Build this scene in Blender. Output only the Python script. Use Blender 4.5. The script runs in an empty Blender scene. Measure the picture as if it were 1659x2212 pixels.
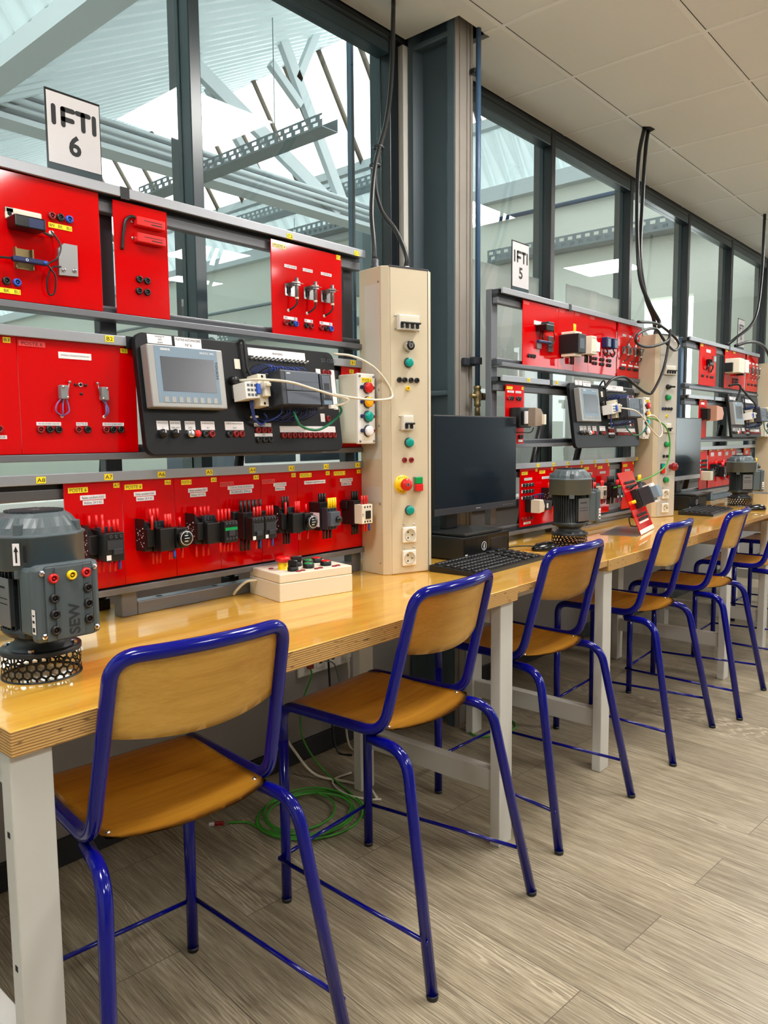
import bpy, bmesh, math, random
from mathutils import Vector, Matrix, Euler
random.seed(7)
PI = math.pi
SC = bpy.context.scene
COL = SC.collection
H = 0.813          # bench top height
P = 2.129          # pitch of the benches
PY = 0.55          # plane of the hung panels
CEIL = 2.925
R = math.radians

# ------------------------------------------------------------------ materials
MATS = {}
def mat(name, col, rough=0.5, metal=0.0, coat=0.0, emit=0.0, spec=0.5, noise=0.0, nscale=8.0, bump=0.0, bscale=200.0):
    if name in MATS: return MATS[name]
    m = bpy.data.materials.new(name); m.use_nodes = True
    nt = m.node_tree; b = nt.nodes['Principled BSDF']
    b.inputs['Base Color'].default_value = (*col, 1)
    b.inputs['Roughness'].default_value = rough
    b.inputs['Metallic'].default_value = metal
    b.inputs['Coat Weight'].default_value = coat
    b.inputs['Coat Roughness'].default_value = 0.06
    b.inputs['Specular IOR Level'].default_value = spec
    if emit:
        b.inputs['Emission Color'].default_value = (*col, 1)
        b.inputs['Emission Strength'].default_value = emit
    if noise or bump:
        tc = nt.nodes.new('ShaderNodeTexCoord')
    if noise:
        n = nt.nodes.new('ShaderNodeTexNoise'); n.inputs['Scale'].default_value = nscale; n.inputs['Detail'].default_value = 6
        nt.links.new(tc.outputs['Object'], n.inputs['Vector'])
        mx = nt.nodes.new('ShaderNodeMix'); mx.data_type = 'RGBA'
        mx.inputs[6].default_value = (*[c*(1-noise) for c in col], 1); mx.inputs[7].default_value = (*[min(1, c*(1+noise)) for c in col], 1)
        nt.links.new(n.outputs['Fac'], mx.inputs[0]); nt.links.new(mx.outputs[2], b.inputs['Base Color'])
    if bump:
        n2 = nt.nodes.new('ShaderNodeTexNoise'); n2.inputs['Scale'].default_value = bscale; n2.inputs['Detail'].default_value = 3
        nt.links.new(tc.outputs['Object'], n2.inputs['Vector'])
        bp = nt.nodes.new('ShaderNodeBump'); bp.inputs['Strength'].default_value = bump; bp.inputs['Distance'].default_value = 0.002
        nt.links.new(n2.outputs['Fac'], bp.inputs['Height']); nt.links.new(bp.outputs['Normal'], b.inputs['Normal'])
    MATS[name] = m
    return m
def srgb(r, g, b):
    f = lambda c: c/12.92 if c <= 0.04045 else ((c+0.055)/1.055)**2.4
    return (f(r/255), f(g/255), f(b/255))
def nodes(name, rough=0.5, coat=0.0, coatr=0.06):
    m = bpy.data.materials.new(name); m.use_nodes = True
    b = m.node_tree.nodes['Principled BSDF']; b.inputs['Roughness'].default_value = rough
    b.inputs['Coat Weight'].default_value = coat; b.inputs['Coat Roughness'].default_value = coatr
    N = lambda t, **k: _n(m.node_tree, t, k)
    L = lambda a, c: m.node_tree.links.new(a, c)
    MATS[name] = m
    return m, b, N, L
def _n(nt, t, k):
    n = nt.nodes.new(t)
    for a, v in k.items():
        if a in n.inputs: n.inputs[a].default_value = v
        else: setattr(n, a, v)
    return n
def ramp(N, stops, fac, L):
    r = N('ShaderNodeValToRGB'); e = r.color_ramp.elements
    while len(e) < len(stops): e.new(0.5)
    for k, (p, c) in enumerate(stops): e[k].position = p; e[k].color = (*c, 1)
    L(fac, r.inputs['Fac']); return r.outputs['Color']
def mixc(N, L, fac, a, b, mode='MIX'):
    x = N('ShaderNodeMix', data_type='RGBA', blend_type=mode)
    for s, v in ((0, fac), (6, a), (7, b)):
        if hasattr(v, 'is_linked'): L(v, x.inputs[s])
        else: x.inputs[s].default_value = v if s == 0 else (*v, 1)
    return x.outputs[2]

def wood(name, c1, c2, c3, rough, coat, sx=1.2, sy=18, axis='x', scale=1.0, coatr=0.06):
    m, b, N, L = nodes(name, rough, coat, coatr)
    tc = N('ShaderNodeTexCoord'); mp = N('ShaderNodeMapping')
    mp.inputs['Scale'].default_value = (sx*scale, sy*scale, sy*scale) if axis == 'x' else ((sy*scale, sx*scale, sy*scale) if axis == 'y' else (sy*scale, sy*scale, sx*scale))
    L(tc.outputs['Object'], mp.inputs['Vector'])
    n = N('ShaderNodeTexNoise', Scale=1.6, Detail=8.0, Roughness=0.6, Distortion=0.6); L(mp.outputs['Vector'], n.inputs['Vector'])
    n2 = N('ShaderNodeTexNoise', Scale=9.0, Detail=4.0); L(mp.outputs['Vector'], n2.inputs['Vector'])
    c = ramp(N, [(0.28, c1), (0.52, c2), (0.75, c3)], n.outputs['Fac'], L)
    c = mixc(N, L, 0.22, c, ramp(N, [(0.35, c1), (0.62, c3)], n2.outputs['Fac'], L))
    L(c, b.inputs['Base Color'])
    return m
M_BENCH = wood('bench_varnished_wood', srgb(200,140,38), srgb(222,168,60), srgb(232,184,82), 0.32, 1.0, 1.0, 14, coatr=0.05)
M_SEAT = wood('seat_beech', srgb(182,120,26), srgb(208,148,42), srgb(220,164,60), 0.36, 0.3, 1.4, 26, coatr=0.15)
M_BACK = wood('backrest_beech', srgb(196,146,52), srgb(214,166,70), srgb(226,182,92), 0.4, 0.25, 1.4, 26, coatr=0.18)
# plywood edge : thin plies in z, chipped dark marks
m, b, N, L = nodes('plywood_edge', 0.55)
tc = N('ShaderNodeTexCoord'); sp = N('ShaderNodeSeparateXYZ'); L(tc.outputs['Object'], sp.inputs[0])
nz = N('ShaderNodeTexNoise', Scale=14.0, Detail=4.0); mp = N('ShaderNodeMapping'); mp.inputs['Scale'].default_value = (1, 1, 6)
L(tc.outputs['Object'], mp.inputs['Vector']); L(mp.outputs['Vector'], nz.inputs['Vector'])
ma = N('ShaderNodeMath', operation='MULTIPLY_ADD'); L(nz.outputs['Fac'], ma.inputs[0]); ma.inputs[1].default_value = 0.0028; L(sp.outputs['Z'], ma.inputs[2])
m2 = N('ShaderNodeMath', operation='MULTIPLY'); L(ma.outputs[0], m2.inputs[0]); m2.inputs[1].default_value = 1/0.0048
fr = N('ShaderNodeMath', operation='FRACT'); L(m2.outputs[0], fr.inputs[0])
c = ramp(N, [(0.0, srgb(196,154,88)), (0.5, srgb(214,172,104)), (0.72, srgb(160,112,56)), (0.95, srgb(112,74,34))], fr.outputs[0], L)
n3 = N('ShaderNodeTexNoise', Scale=30.0, Detail=6.0); mp2 = N('ShaderNodeMapping'); mp2.inputs['Scale'].default_value = (1, 1, 5)
L(tc.outputs['Object'], mp2.inputs['Vector']); L(mp2.outputs['Vector'], n3.inputs['Vector'])
c = mixc(N, L, ramp(N, [(0.60, (0,0,0)), (0.70, (1,1,1))], n3.outputs['Fac'], L), c, srgb(92,62,30))
L(c, b.inputs['Base Color']); M_PLY = m
# floor : vinyl planks laid along y (5 degrees off)
m, b, N, L = nodes('vinyl_plank_floor', 0.36)
tc = N('ShaderNodeTexCoord'); mp = N('ShaderNodeMapping'); mp.inputs['Rotation'].default_value = (0, 0, R(-85)); mp.inputs['Location'].default_value = (0.36, 0.095, 0)
L(tc.outputs['Object'], mp.inputs['Vector'])
bk = N('ShaderNodeTexBrick', offset=0.37, offset_frequency=2, squash=1.0)
for k, v in (('Scale', 1.0), ('Mortar Size', 0.0011), ('Mortar Smooth', 0.3), ('Brick Width', 1.22), ('Row Height', 0.196), ('Bias', 0.0)): bk.inputs[k].default_value = v
bk.inputs['Color1'].default_value = (0, 0, 0, 1); bk.inputs['Color2'].default_value = (1, 1, 1, 1); bk.inputs['Mortar'].default_value = (0.5, 0.5, 0.5, 1)
L(mp.outputs['Vector'], bk.inputs['Vector'])
sc = N('ShaderNodeVectorMath', operation='SCALE'); L(bk.outputs['Color'], sc.inputs[0]); sc.inputs['Scale'].default_value = 7.3
ad = N('ShaderNodeVectorMath', operation='ADD'); L(mp.outputs['Vector'], ad.inputs[0]); L(sc.outputs[0], ad.inputs[1])
mp2 = N('ShaderNodeMapping'); mp2.inputs['Scale'].default_value = (1.3, 20, 1); L(ad.outputs[0], mp2.inputs['Vector'])
n1 = N('ShaderNodeTexNoise', Scale=2.2, Detail=9.0, Roughness=0.68, Distortion=0.8); L(mp2.outputs['Vector'], n1.inputs['Vector'])
mp3 = N('ShaderNodeMapping'); mp3.inputs['Scale'].default_value = (4.0, 170, 1); L(ad.outputs[0], mp3.inputs['Vector'])
n2 = N('ShaderNodeTexNoise', Scale=2.0, Detail=5.0, Roughness=0.7); L(mp3.outputs['Vector'], n2.inputs['Vector'])
mp4 = N('ShaderNodeMapping'); mp4.inputs['Scale'].default_value = (0.9, 5.5, 1); L(ad.outputs[0], mp4.inputs['Vector'])
wv = N('ShaderNodeTexWave', wave_type='RINGS', rings_direction='Z'); wv.inputs['Scale'].default_value = 5.0; wv.inputs['Distortion'].default_value = 9.0; wv.inputs['Detail'].default_value = 3.0; wv.inputs['Detail Scale'].default_value = 1.4
L(mp4.outputs['Vector'], wv.inputs['Vector'])
nb = N('ShaderNodeTexNoise', Scale=1.3, Detail=2.0); L(mp4.outputs['Vector'], nb.inputs['Vector'])
c = ramp(N, [(0.30, srgb(102,90,72)), (0.5, srgb(146,133,110)), (0.70, srgb(184,172,148))], n1.outputs['Fac'], L)
c = mixc(N, L, 0.55, c, ramp(N, [(0.36, srgb(70,60,47)), (0.50, srgb(142,130,107)), (0.66, srgb(200,190,168))], n2.outputs['Fac'], L))
mk = N('ShaderNodeMath', operation='MULTIPLY'); L(ramp(N, [(0.52, (0,0,0)), (0.62, (1,1,1))], nb.outputs['Fac'], L), mk.inputs[0]); L(ramp(N, [(0.72, (0,0,0)), (0.95, (1,1,1))], wv.outputs['Fac'], L), mk.inputs[1])
mk2 = N('ShaderNodeMath', operation='MULTIPLY'); L(mk.outputs[0], mk2.inputs[0]); mk2.inputs[1].default_value = 0.55
c = mixc(N, L, mk2.outputs[0], c, srgb(206,194,172))
tint = N('ShaderNodeMapRange'); L(bk.outputs['Color'], tint.inputs['Value']); tint.inputs['To Min'].default_value = 0.86; tint.inputs['To Max'].default_value = 1.1
vm = N('ShaderNodeVectorMath', operation='SCALE'); L(c, vm.inputs[0]); L(tint.outputs[0], vm.inputs['Scale'])
c = mixc(N, L, bk.outputs['Fac'], vm.outputs[0], srgb(80,70,58))
L(c, b.inputs['Base Color'])
bp = N('ShaderNodeBump', Strength=0.12, Distance=0.002); L(n2.outputs['Fac'], bp.inputs['Height']); L(bp.outputs['Normal'], b.inputs['Normal'])
M_FLOOR = m

M_RED = mat('red_panel_gloss', srgb(204,0,4), 0.07, coat=0.0, spec=0.36)
M_BLUE = mat('stool_blue_paint', srgb(2,8,118), 0.13, coat=0.12, spec=0.38)
M_LEGW = mat('bench_leg_grey_white', srgb(205,203,196), 0.45, noise=0.05, nscale=5)
M_BEIGE = mat('column_beige_paint', srgb(206,193,166), 0.42, noise=0.05, nscale=3.0, bump=0.15, bscale=350)
M_GREYP = mat('column_grey_plate', srgb(186,182,172), 0.4, noise=0.03)
M_ALU = mat('anodised_aluminium', srgb(164,167,173), 0.36, metal=0.55, noise=0.04, nscale=30)
M_RAIL = mat('rack_rail_grey', srgb(112,114,120), 0.40, metal=0.35, noise=0.06, nscale=20)
M_DGREY = mat('rack_dark_grey', srgb(70,72,78), 0.45, metal=0.3)
M_BLUEGREY = mat('rack_blue_grey', srgb(72,98,124), 0.45, metal=0.2)
M_BLACK = mat('black_plastic', srgb(18,19,21), 0.42)
M_BLACKG = mat('black_gloss', srgb(9,10,12), 0.2)
M_CHAR = mat('charcoal_plastic', srgb(46,50,58), 0.4)
M_CHAR2 = mat('charcoal_light', srgb(78,86,98), 0.4)
M_BOARD = mat('board_black', srgb(15,17,21), 0.45, noise=0.15, nscale=12, spec=0.3)
M_MOTOR = mat('motor_grey_green', srgb(80,91,95), 0.42, spec=0.5, noise=0.04, nscale=15)
M_MOTORD = mat('motor_dark', srgb(44,50,54), 0.45)
M_WHITE = mat('white_plastic', srgb(232,230,224), 0.4)
M_PAPER = mat('white_label', srgb(238,234,236), 0.6)
M_CREAM = mat('cream_plastic', srgb(226,219,200), 0.45)
M_YEL = mat('yellow_label', srgb(255,226,24), 0.55)
M_YELL = mat('yellow_plastic', srgb(250,208,8), 0.35)
M_PINK = mat('red_label', srgb(232,62,58), 0.5)
M_INK = mat('ink', srgb(14,14,16), 0.6)
M_INKW = mat('white_ink', srgb(236,238,240), 0.5)
M_REDP = mat('red_plastic', srgb(214,24,24), 0.3)
M_REDD = mat('dark_red_socket', srgb(140,18,24), 0.35)
M_BLUP = mat('blue_plastic', srgb(30,82,190), 0.35)
M_BLUD = mat('dark_blue_plastic', srgb(22,36,84), 0.35)
M_GRNP = mat('green_lamp', srgb(0,150,140), 0.25)
M_GRN2 = mat('green_button', srgb(8,150,78), 0.3)
M_ORNP = mat('orange_lamp', srgb(252,172,0), 0.25)
M_CLEAR = mat('white_lamp', srgb(236,234,238), 0.25)
M_CHROME = mat('chrome', srgb(205,205,208), 0.18, metal=1.0)
M_STEEL = mat('steel', srgb(160,160,160), 0.35, metal=0.9)
M_BRASS = mat('dull_brass', srgb(140,122,84), 0.4, metal=0.7)
M_GREENC = mat('green_cable', srgb(64,150,44), 0.4)
M_GREEND = mat('teal_cable', srgb(20,118,84), 0.4)
M_WHITEC = mat('white_cable', srgb(222,216,198), 0.45)
M_BLKC = mat('black_cable', srgb(20,21,22), 0.4)
M_BLUW = mat('blue_wire', srgb(42,66,150), 0.4)
M_VIOW = mat('violet_wire', srgb(112,108,176), 0.4)
M_SCR = mat('lcd_screen', srgb(20,30,40), 0.16, spec=0.4)
M_HMIS = mat('hmi_screen', srgb(78,82,90), 0.22)
M_HMIB = mat('hmi_blue_grey', srgb(118,140,158), 0.4)
M_HMIF = mat('hmi_silver', srgb(156,156,153), 0.35, metal=0.3)
M_CEIL = mat('ceiling_tile', srgb(244,245,243), 0.85, noise=0.02, nscale=120, bump=0.25, bscale=300)
M_TBAR = mat('ceiling_tbar', srgb(252,252,250), 0.5)
M_WALLG = mat('painted_low_wall', srgb(150,147,146), 0.7, noise=0.04, nscale=60)
M_WALLW = mat('room_white_wall', srgb(214,212,204), 0.7)
M_BASE = mat('black_baseboard', srgb(30,30,32), 0.5)
M_FRAME = mat('window_frame_teal', srgb(44,60,66), 0.28, spec=0.5)
M_FRAMED = mat('window_frame_dark', srgb(16,22,26), 0.35)
M_COLM = mat('steel_column_paint', srgb(72,87,95), 0.45, noise=0.10, nscale=4)
M_COLF = mat('column_face_worn', srgb(138,132,124), 0.5, noise=0.22, nscale=5)
M_PIPE = mat('blue_pipe', srgb(58,86,116), 0.4)
M_HALLW = mat('hall_cream_wall', srgb(226,228,216), 0.8, noise=0.03, nscale=2)
M_HALLF = mat('hall_floor', srgb(150,148,142), 0.7)
M_SHEET = mat('corrugated_white', srgb(206,214,214), 0.35, noise=0.04, nscale=3)
M_BEAM = mat('hall_beam_white', srgb(206,214,216), 0.5)
M_GALV = mat('galvanised', srgb(132,142,146), 0.45, metal=0.4)
M_BAR = mat('glazing_bar', srgb(112,100,86), 0.5)
M_GCAB = mat('pale_green_paint', srgb(150,172,146), 0.5)
M_BRICK = mat('brick_brown', srgb(160,98,62), 0.8)
M_SHEETP = mat('white_paper_sheet', srgb(222,218,214), 0.5, bump=0.5, bscale=7)
M_HOLE = mat('dark_void', srgb(6,7,8), 0.8)
M_LIGHT = mat('led_panel_light', (1.0, 0.975, 0.94), 0.5, emit=1.0)
M_LIGHT.node_tree.nodes['Principled BSDF'].inputs['Emission Strength'].default_value = 22.0
# the taped sheets let daylight of the hall through
nt = M_SHEETP.node_tree; b = nt.nodes['Principled BSDF']; tl = nt.nodes.new('ShaderNodeBsdfTranslucent'); tl.inputs['Color'].default_value = (0.85, 0.83, 0.81, 1)
mx = nt.nodes.new('ShaderNodeMixShader'); mx.inputs[0].default_value = 0.6; nt.links.new(b.outputs[0], mx.inputs[1]); nt.links.new(tl.outputs[0], mx.inputs[2]); nt.links.new(mx.outputs[0], nt.nodes['Material Output'].inputs[0])
# thin window glass
def glass(name, tint):
    m = bpy.data.materials.new(name); m.use_nodes = True; nt = m.node_tree; nt.nodes.clear()
    N = lambda t, **k: _n(nt, t, k)
    o = N('ShaderNodeOutputMaterial'); t = N('ShaderNodeBsdfTransparent'); t.inputs['Color'].default_value = (*tint, 1)
    g = N('ShaderNodeBsdfGlossy'); g.inputs['Roughness'].default_value = 0.0
    f = N('ShaderNodeFresnel'); f.inputs['IOR'].default_value = 1.5
    mu = N('ShaderNodeMath', operation='MULTIPLY'); mu.inputs[1].default_value = 1.7; nt.links.new(f.outputs[0], mu.inputs[0])
    ge = N('ShaderNodeNewGeometry'); su = N('ShaderNodeMath', operation='SUBTRACT'); su.inputs[0].default_value = 1.0; nt.links.new(ge.outputs['Backfacing'], su.inputs[1])
    mv = N('ShaderNodeMath', operation='MULTIPLY'); nt.links.new(mu.outputs[0], mv.inputs[0]); nt.links.new(su.outputs[0], mv.inputs[1])
    x = N('ShaderNodeMixShader'); nt.links.new(mv.outputs[0], x.inputs[0]); nt.links.new(t.outputs[0], x.inputs[1]); nt.links.new(g.outputs[0], x.inputs[2]); nt.links.new(x.outputs[0], o.inputs[0])
    MATS[name] = m; return m
M_GLASS = glass('window_glass', (0.93, 0.97, 0.955))

# ------------------------------------------------------------------ mesh builder
class MB:
    def __init__(s): s.bm = bmesh.new(); s.mats = []; s.mi = 0
    def m(s, mt):
        if mt not in s.mats: s.mats.append(mt)
        s.mi = s.mats.index(mt); return s
    def _fin(s, faces, smooth=False):
        for f in faces: f.material_index = s.mi; f.smooth = smooth
    def box(s, x0, x1, y0, y1, z0, z1, bv=0.0, seg=2, M=None):
        vs = [s.bm.verts.new((x, y, z)) for x in (x0, x1) for y in (y0, y1) for z in (z0, z1)]
        q = [(0,1,3,2), (4,6,7,5), (0,4,5,1), (2,3,7,6), (0,2,6,4), (1,5,7,3)]
        fs = [s.bm.faces.new([vs[i] for i in f]) for f in q]; s._fin(fs)
        if M: bmesh.ops.transform(s.bm, matrix=M, verts=vs)
        if bv:
            es = list({e for f in fs for e in f.edges})
            r = bmesh.ops.bevel(s.bm, geom=es, offset=bv, segments=seg, affect='EDGES', profile=0.5)
            s._fin(r['faces'])
        return s
    def prism(s, pts, a, b, axis='y', bv=0.0, seg=2):
        # 2-D outline extruded from a to b along axis
        def P3(p, t):
            if axis == 'y': return (p[0], t, p[1])
            if axis == 'x': return (t, p[0], p[1])
            return (p[0], p[1], t)
        v0 = [s.bm.verts.new(P3(p, a)) for p in pts]; v1 = [s.bm.verts.new(P3(p, b)) for p in pts]
        n = len(pts)
        fs = [s.bm.faces.new(v0), s.bm.faces.new(v1[::-1])] + [s.bm.faces.new((v0[i], v1[i], v1[(i+1) % n], v0[(i+1) % n])) for i in range(n)]
        s._fin(fs); bmesh.ops.recalc_face_normals(s.bm, faces=fs)
        if bv:
            es = list({e for f in fs[:2] for e in f.edges})
            r = bmesh.ops.bevel(s.bm, geom=es, offset=bv, segments=seg, affect='EDGES', profile=0.5); s._fin(r['faces'])
        return s
    def tube(s, pts, r, n=8, cap=True, r2=None):
        pts = [Vector(p) for p in pts]; m = len(pts); rings = []
        up = None
        for i, p in enumerate(pts):
            t = (pts[min(i+1, m-1)] - pts[max(i-1, 0)]).normalized()
            if up is None:
                up = Vector((0, 0, 1)) if abs(t.z) < 0.9 else Vector((1, 0, 0))
            a = (up - t*up.dot(t))
            if a.length < 1e-5: a = Vector((0, 1, 0)) - t*t.y
            a.normalize(); b = t.cross(a); up = a
            rr = r if r2 is None else r + (r2-r)*i/max(1, m-1)
            rings.append([s.bm.verts.new(p + rr*(math.cos(2*PI*k/n)*a + math.sin(2*PI*k/n)*b)) for k in range(n)])
        fs = [s.bm.faces.new((rings[i][k], rings[i][(k+1) % n], rings[i+1][(k+1) % n], rings[i+1][k])) for i in range(m-1) for k in range(n)]
        s._fin(fs, True)
        if cap: s._fin([s.bm.faces.new(rings[0][::-1]), s.bm.faces.new(rings[-1])])
        return s
    def cyl(s, p0, p1, r, n=16, r2=None): return s.tube([p0, p1], r, n, True, r2)
    def lathe(s, prof, n=24, o=(0, 0, 0), axis='z', smooth=True):
        # prof: (radius, height) list ; axis z, or y pointing to -y
        def P3(r, h, a):
            if axis == 'z': return (o[0]+r*math.cos(a), o[1]+r*math.sin(a), o[2]+h)
            if axis == 'y': return (o[0]+r*math.cos(a), o[1]-h, o[2]+r*math.sin(a))
            return (o[0]+h, o[1]+r*math.cos(a), o[2]+r*math.sin(a))
        rings = []
        for r, h in prof:
            rings.append([s.bm.verts.new(P3(max(r, 1e-5), h, 2*PI*k/n)) for k in range(n)])
        fs = [s.bm.faces.new((rings[i][k], rings[i][(k+1) % n], rings[i+1][(k+1) % n], rings[i+1][k])) for i in range(len(prof)-1) for k in range(n)]
        s._fin(fs, smooth); bmesh.ops.recalc_face_normals(s.bm, faces=fs)
        return s
    def mesh(s, name):
        me = bpy.data.meshes.new(name); bmesh.ops.recalc_face_normals(s.bm, faces=s.bm.faces[:]) if False else None
        s.bm.to_mesh(me); s.bm.free()
        for mt in s.mats: me.materials.append(mt)
        return me
    def obj(s, name, parent=None, loc=(0, 0, 0), rot=(0, 0, 0), auto=None):
        return put(s.mesh(name), name, parent, loc, rot, auto)
def put(me, name, parent=None, loc=(0, 0, 0), rot=(0, 0, 0), auto=None):
    o = bpy.data.objects.new(name, me); COL.objects.link(o); o.location = loc; o.rotation_euler = rot
    if parent: o.parent = parent
    return o
SH = {}
def share(key, fn):
    if key not in SH: SH[key] = fn().mesh(key)
    return SH[key]
def box(mt, *a, bv=0.0, seg=2): return MB().m(mt).box(*a, bv=bv, seg=seg)
def thing(name, label, cat, loc=(0, 0, 0), rz=0.0, group=None):
    o = bpy.data.objects.new(name, None); COL.objects.link(o); o.location = loc; o.rotation_euler = (0, 0, rz)
    o.empty_display_size = 0.05; return tag(o, label, cat, group)
def tag(o, label, cat, group=None):
    o['label'] = label; o['category'] = cat
    if group: o['group'] = group
    return o
def struct(o): o['kind'] = 'structure'; return o
def bend(pts, r=0.03, n=5):
    # rounded polyline
    pts = [Vector(p) for p in pts]; out = [pts[0]]
    for i in range(1, len(pts)-1):
        a, b, c = pts[i-1], pts[i], pts[i+1]
        rr = min(r, (a-b).length*0.49, (c-b).length*0.49)
        p0 = b + (a-b).normalized()*rr; p1 = b + (c-b).normalized()*rr
        for k in range(n+1):
            t = k/n; out.append(p0*(1-t)**2 + b*2*t*(1-t) + p1*t*t)
    out.append(pts[-1]); return out
def spline(pts, n=6):
    pts = [Vector(p) for p in pts]; q = [pts[0]*2-pts[1]] + pts + [pts[-1]*2-pts[-2]]; out = []
    for i in range(1, len(q)-2):
        for k in range(n):
            t = k/n; a, b, c, d = q[i-1:i+3]
            out.append(0.5*((2*b) + (c-a)*t + (2*a-5*b+4*c-d)*t*t + (3*b-a-3*c+d)*t**3))
    out.append(pts[-1]); return out

# ------------------------------------------------------------------ lettering
TXT = {}
ALLTXT = ['IFTI','6','5','4','POSTE 6','POSTE 5','POSTE 4','POSTE 1','A1','A2','A3','A4','A5','A6','A7','A8','B1','B2','B3','C1','C2','BN','BK','BU',
 'MOTEUR A COURANT CONTINU 24V','FIN DE COURSE GAUCHE','MOTEUR','FIN DE COURSE DROIT','Relais auxiliaire KA3','Relais auxiliaire KA2','Relais auxiliaire KA1',
 'Bobine  24 V AC','CONTACTEURS INVERSEUR','BOBINES 24Vac','CONTACTEUR','BOBINE 24Vac','Disjoncteur magnétothermique','PLATINE AUTOMATISME','N°6','N°5','N°4','Adresse IP','API','IHM','192.168.11.116','192.168.11.117',
 'SIEMENS','SIMATIC HMI','TOUCH','S7-1200','SEW','DELL','iiyama','ENTREES','SORTIES','CAPTEUR','ARRET','URGENCE','T1','FUSIBLE','ENTREE ANALOGIQUE','SORTIE ANALOGIQUE','24V','0V','I','O','RELAIS','MARCHE','B4','7']
for s_ in ALLTXT + list("ARRETDUGNC'"):
    if s_ in TXT: continue
    cu = bpy.data.curves.new('t', 'FONT'); cu.body = s_; cu.align_x = 'CENTER'; cu.align_y = 'CENTER'; cu.resolution_u = 3; cu.size = 1.0; cu.offset = 0.03 if s_ in ('6', '5', '4', 'DELL', 'SIEMENS', 'SEW') else 0.0
    TXT[s_] = cu
_tmp = []
for s_, cu in TXT.items():
    o = bpy.data.objects.new('t', cu); COL.objects.link(o); _tmp.append((s_, o))
bpy.context.view_layer.update(); _dg = bpy.context.evaluated_depsgraph_get()
for s_, o in _tmp:
    me = bpy.data.meshes.new_from_object(o.evaluated_get(_dg)); me.name = 'lettering'
    xs = [v.co.x for v in me.vertices]; ys = [v.co.y for v in me.vertices]
    cx, cy = (min(xs)+max(xs))/2, (min(ys)+max(ys))/2
    for v in me.vertices: v.co = ((v.co.x-cx), 0.0, (v.co.y-cy))
    TXT[s_] = (me, max(xs)-min(xs), max(ys)-min(ys))
for s_, o in _tmp: bpy.data.objects.remove(o)
TXM = {}
def text(s_, w, h, parent, loc, mt=None, rot=(0, 0, 0), name='lettering', fit=True):
    me, tw, th = TXT[s_]; mt = mt or M_INK
    k = (s_, mt.name)
    if k not in TXM:
        m2 = me.copy(); m2.materials.clear(); m2.materials.append(mt); TXM[k] = m2
    o = put(TXM[k], name, parent, loc, rot)
    sx, sz = w/tw, h/th
    if fit: sx = min(sx, sz*1.25); sz = min(sz, sx*1.3)
    o.scale = (sx, 1, sz); return o
def label(par, x0, x1, z0, z1, mt, txt=None, y=-0.0048, ink=None, rows=1, name='label', frac=(0.86, 0.62)):
    # printed sticker facing -y, its writing as a sub-part
    x0, x1 = min(x0, x1), max(x0, x1); z0, z1 = min(z0, z1), max(z0, z1)
    o = box(mt, -(x1-x0)/2, (x1-x0)/2, -0.0005, 0.0005, -(z1-z0)/2, (z1-z0)/2).obj(name, par, ((x0+x1)/2, y, (z0+z1)/2))
    ts = [] if txt is None else ([txt] if isinstance(txt, str) else txt)
    n = len(ts)
    for i, t in enumerate(ts):
        hz = (z1-z0)/n
        text(t, (x1-x0)*frac[0], hz*frac[1], o, (0, -0.0009, (n-1)/2*hz - i*hz), ink)
    return o

# ------------------------------------------------------------------ small electrical parts (all face -y, origin on the mounting face)
def socket(par, x, z, mt, y=-0.004, r=0.0088, name='socket'):
    def mk():
        b = MB().m(mt); b.lathe([(r, 0), (r, 0.005), (r*0.82, 0.0068), (r*0.58, 0.0068), (r*0.52, 0.0035)], 16, axis='y')
        b.m(M_HOLE if mt is not M_BLACK else M_BLACKG).lathe([(r*0.52, 0.0035), (0, 0.0035)], 16, axis='y')
        b.m(mt).lathe([(r*0.26, 0.0035), (r*0.26, 0.0055), (0, 0.0055)], 10, axis='y'); return b
    return put(share('socket_%s_%.4f' % (mt.name, r), mk), name, par, (x, y, z))
def screw(par, x, z, y=-0.004, r=0.0035, name='screw', mt=None):
    mt = mt or M_CHROME
    return put(share('screw%s%.4f' % (mt.name, r), lambda: MB().m(mt).lathe([(r, 0), (r, 0.002), (r*0.7, 0.0032), (0, 0.0034)], 12, axis='y').m(M_HOLE).box(-r*0.6, r*0.6, -0.0036, -0.003, -r*0.12, r*0.12)), name, par, (x, y, z))
def lamp(par, x, z, mt, y=-0.004, r=0.014, h=0.018, name='lamp'):
    def mk():
        b = MB().m(M_CHAR).lathe([(r*1.12, 0), (r*1.12, 0.004), (r*1.0, 0.006)], 24, axis='y')
        b.m(mt).lathe([(r, 0.004), (r, h*0.8), (r*0.88, h*0.96), (r*0.5, h), (0, h)], 24, axis='y'); return b
    return put(share('lamp_%s_%.3f%.3f' % (mt.name, r, h), mk), name, par, (x, y, z))
def hexnut(b, o, r, h):
    b.lathe([(r, 0), (r, h), (0, h)], 6, o=o, axis='y', smooth=False)
def wires(par, xs, z, dy, mt, up=True, ln=0.03, r=0.0034, name='wire'):
    for x in xs:
        k = share('wire%s%d%.3f%.4f' % (mt.name, up, ln, r), lambda: MB().m(mt).tube([(0, 0, 0), (0, -0.001, ln*0.5*(1 if up else -1)), (0.001, 0.001, ln*(1 if up else -1))], r, 8))
        put(k, name, par, (x, dy, z))
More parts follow.
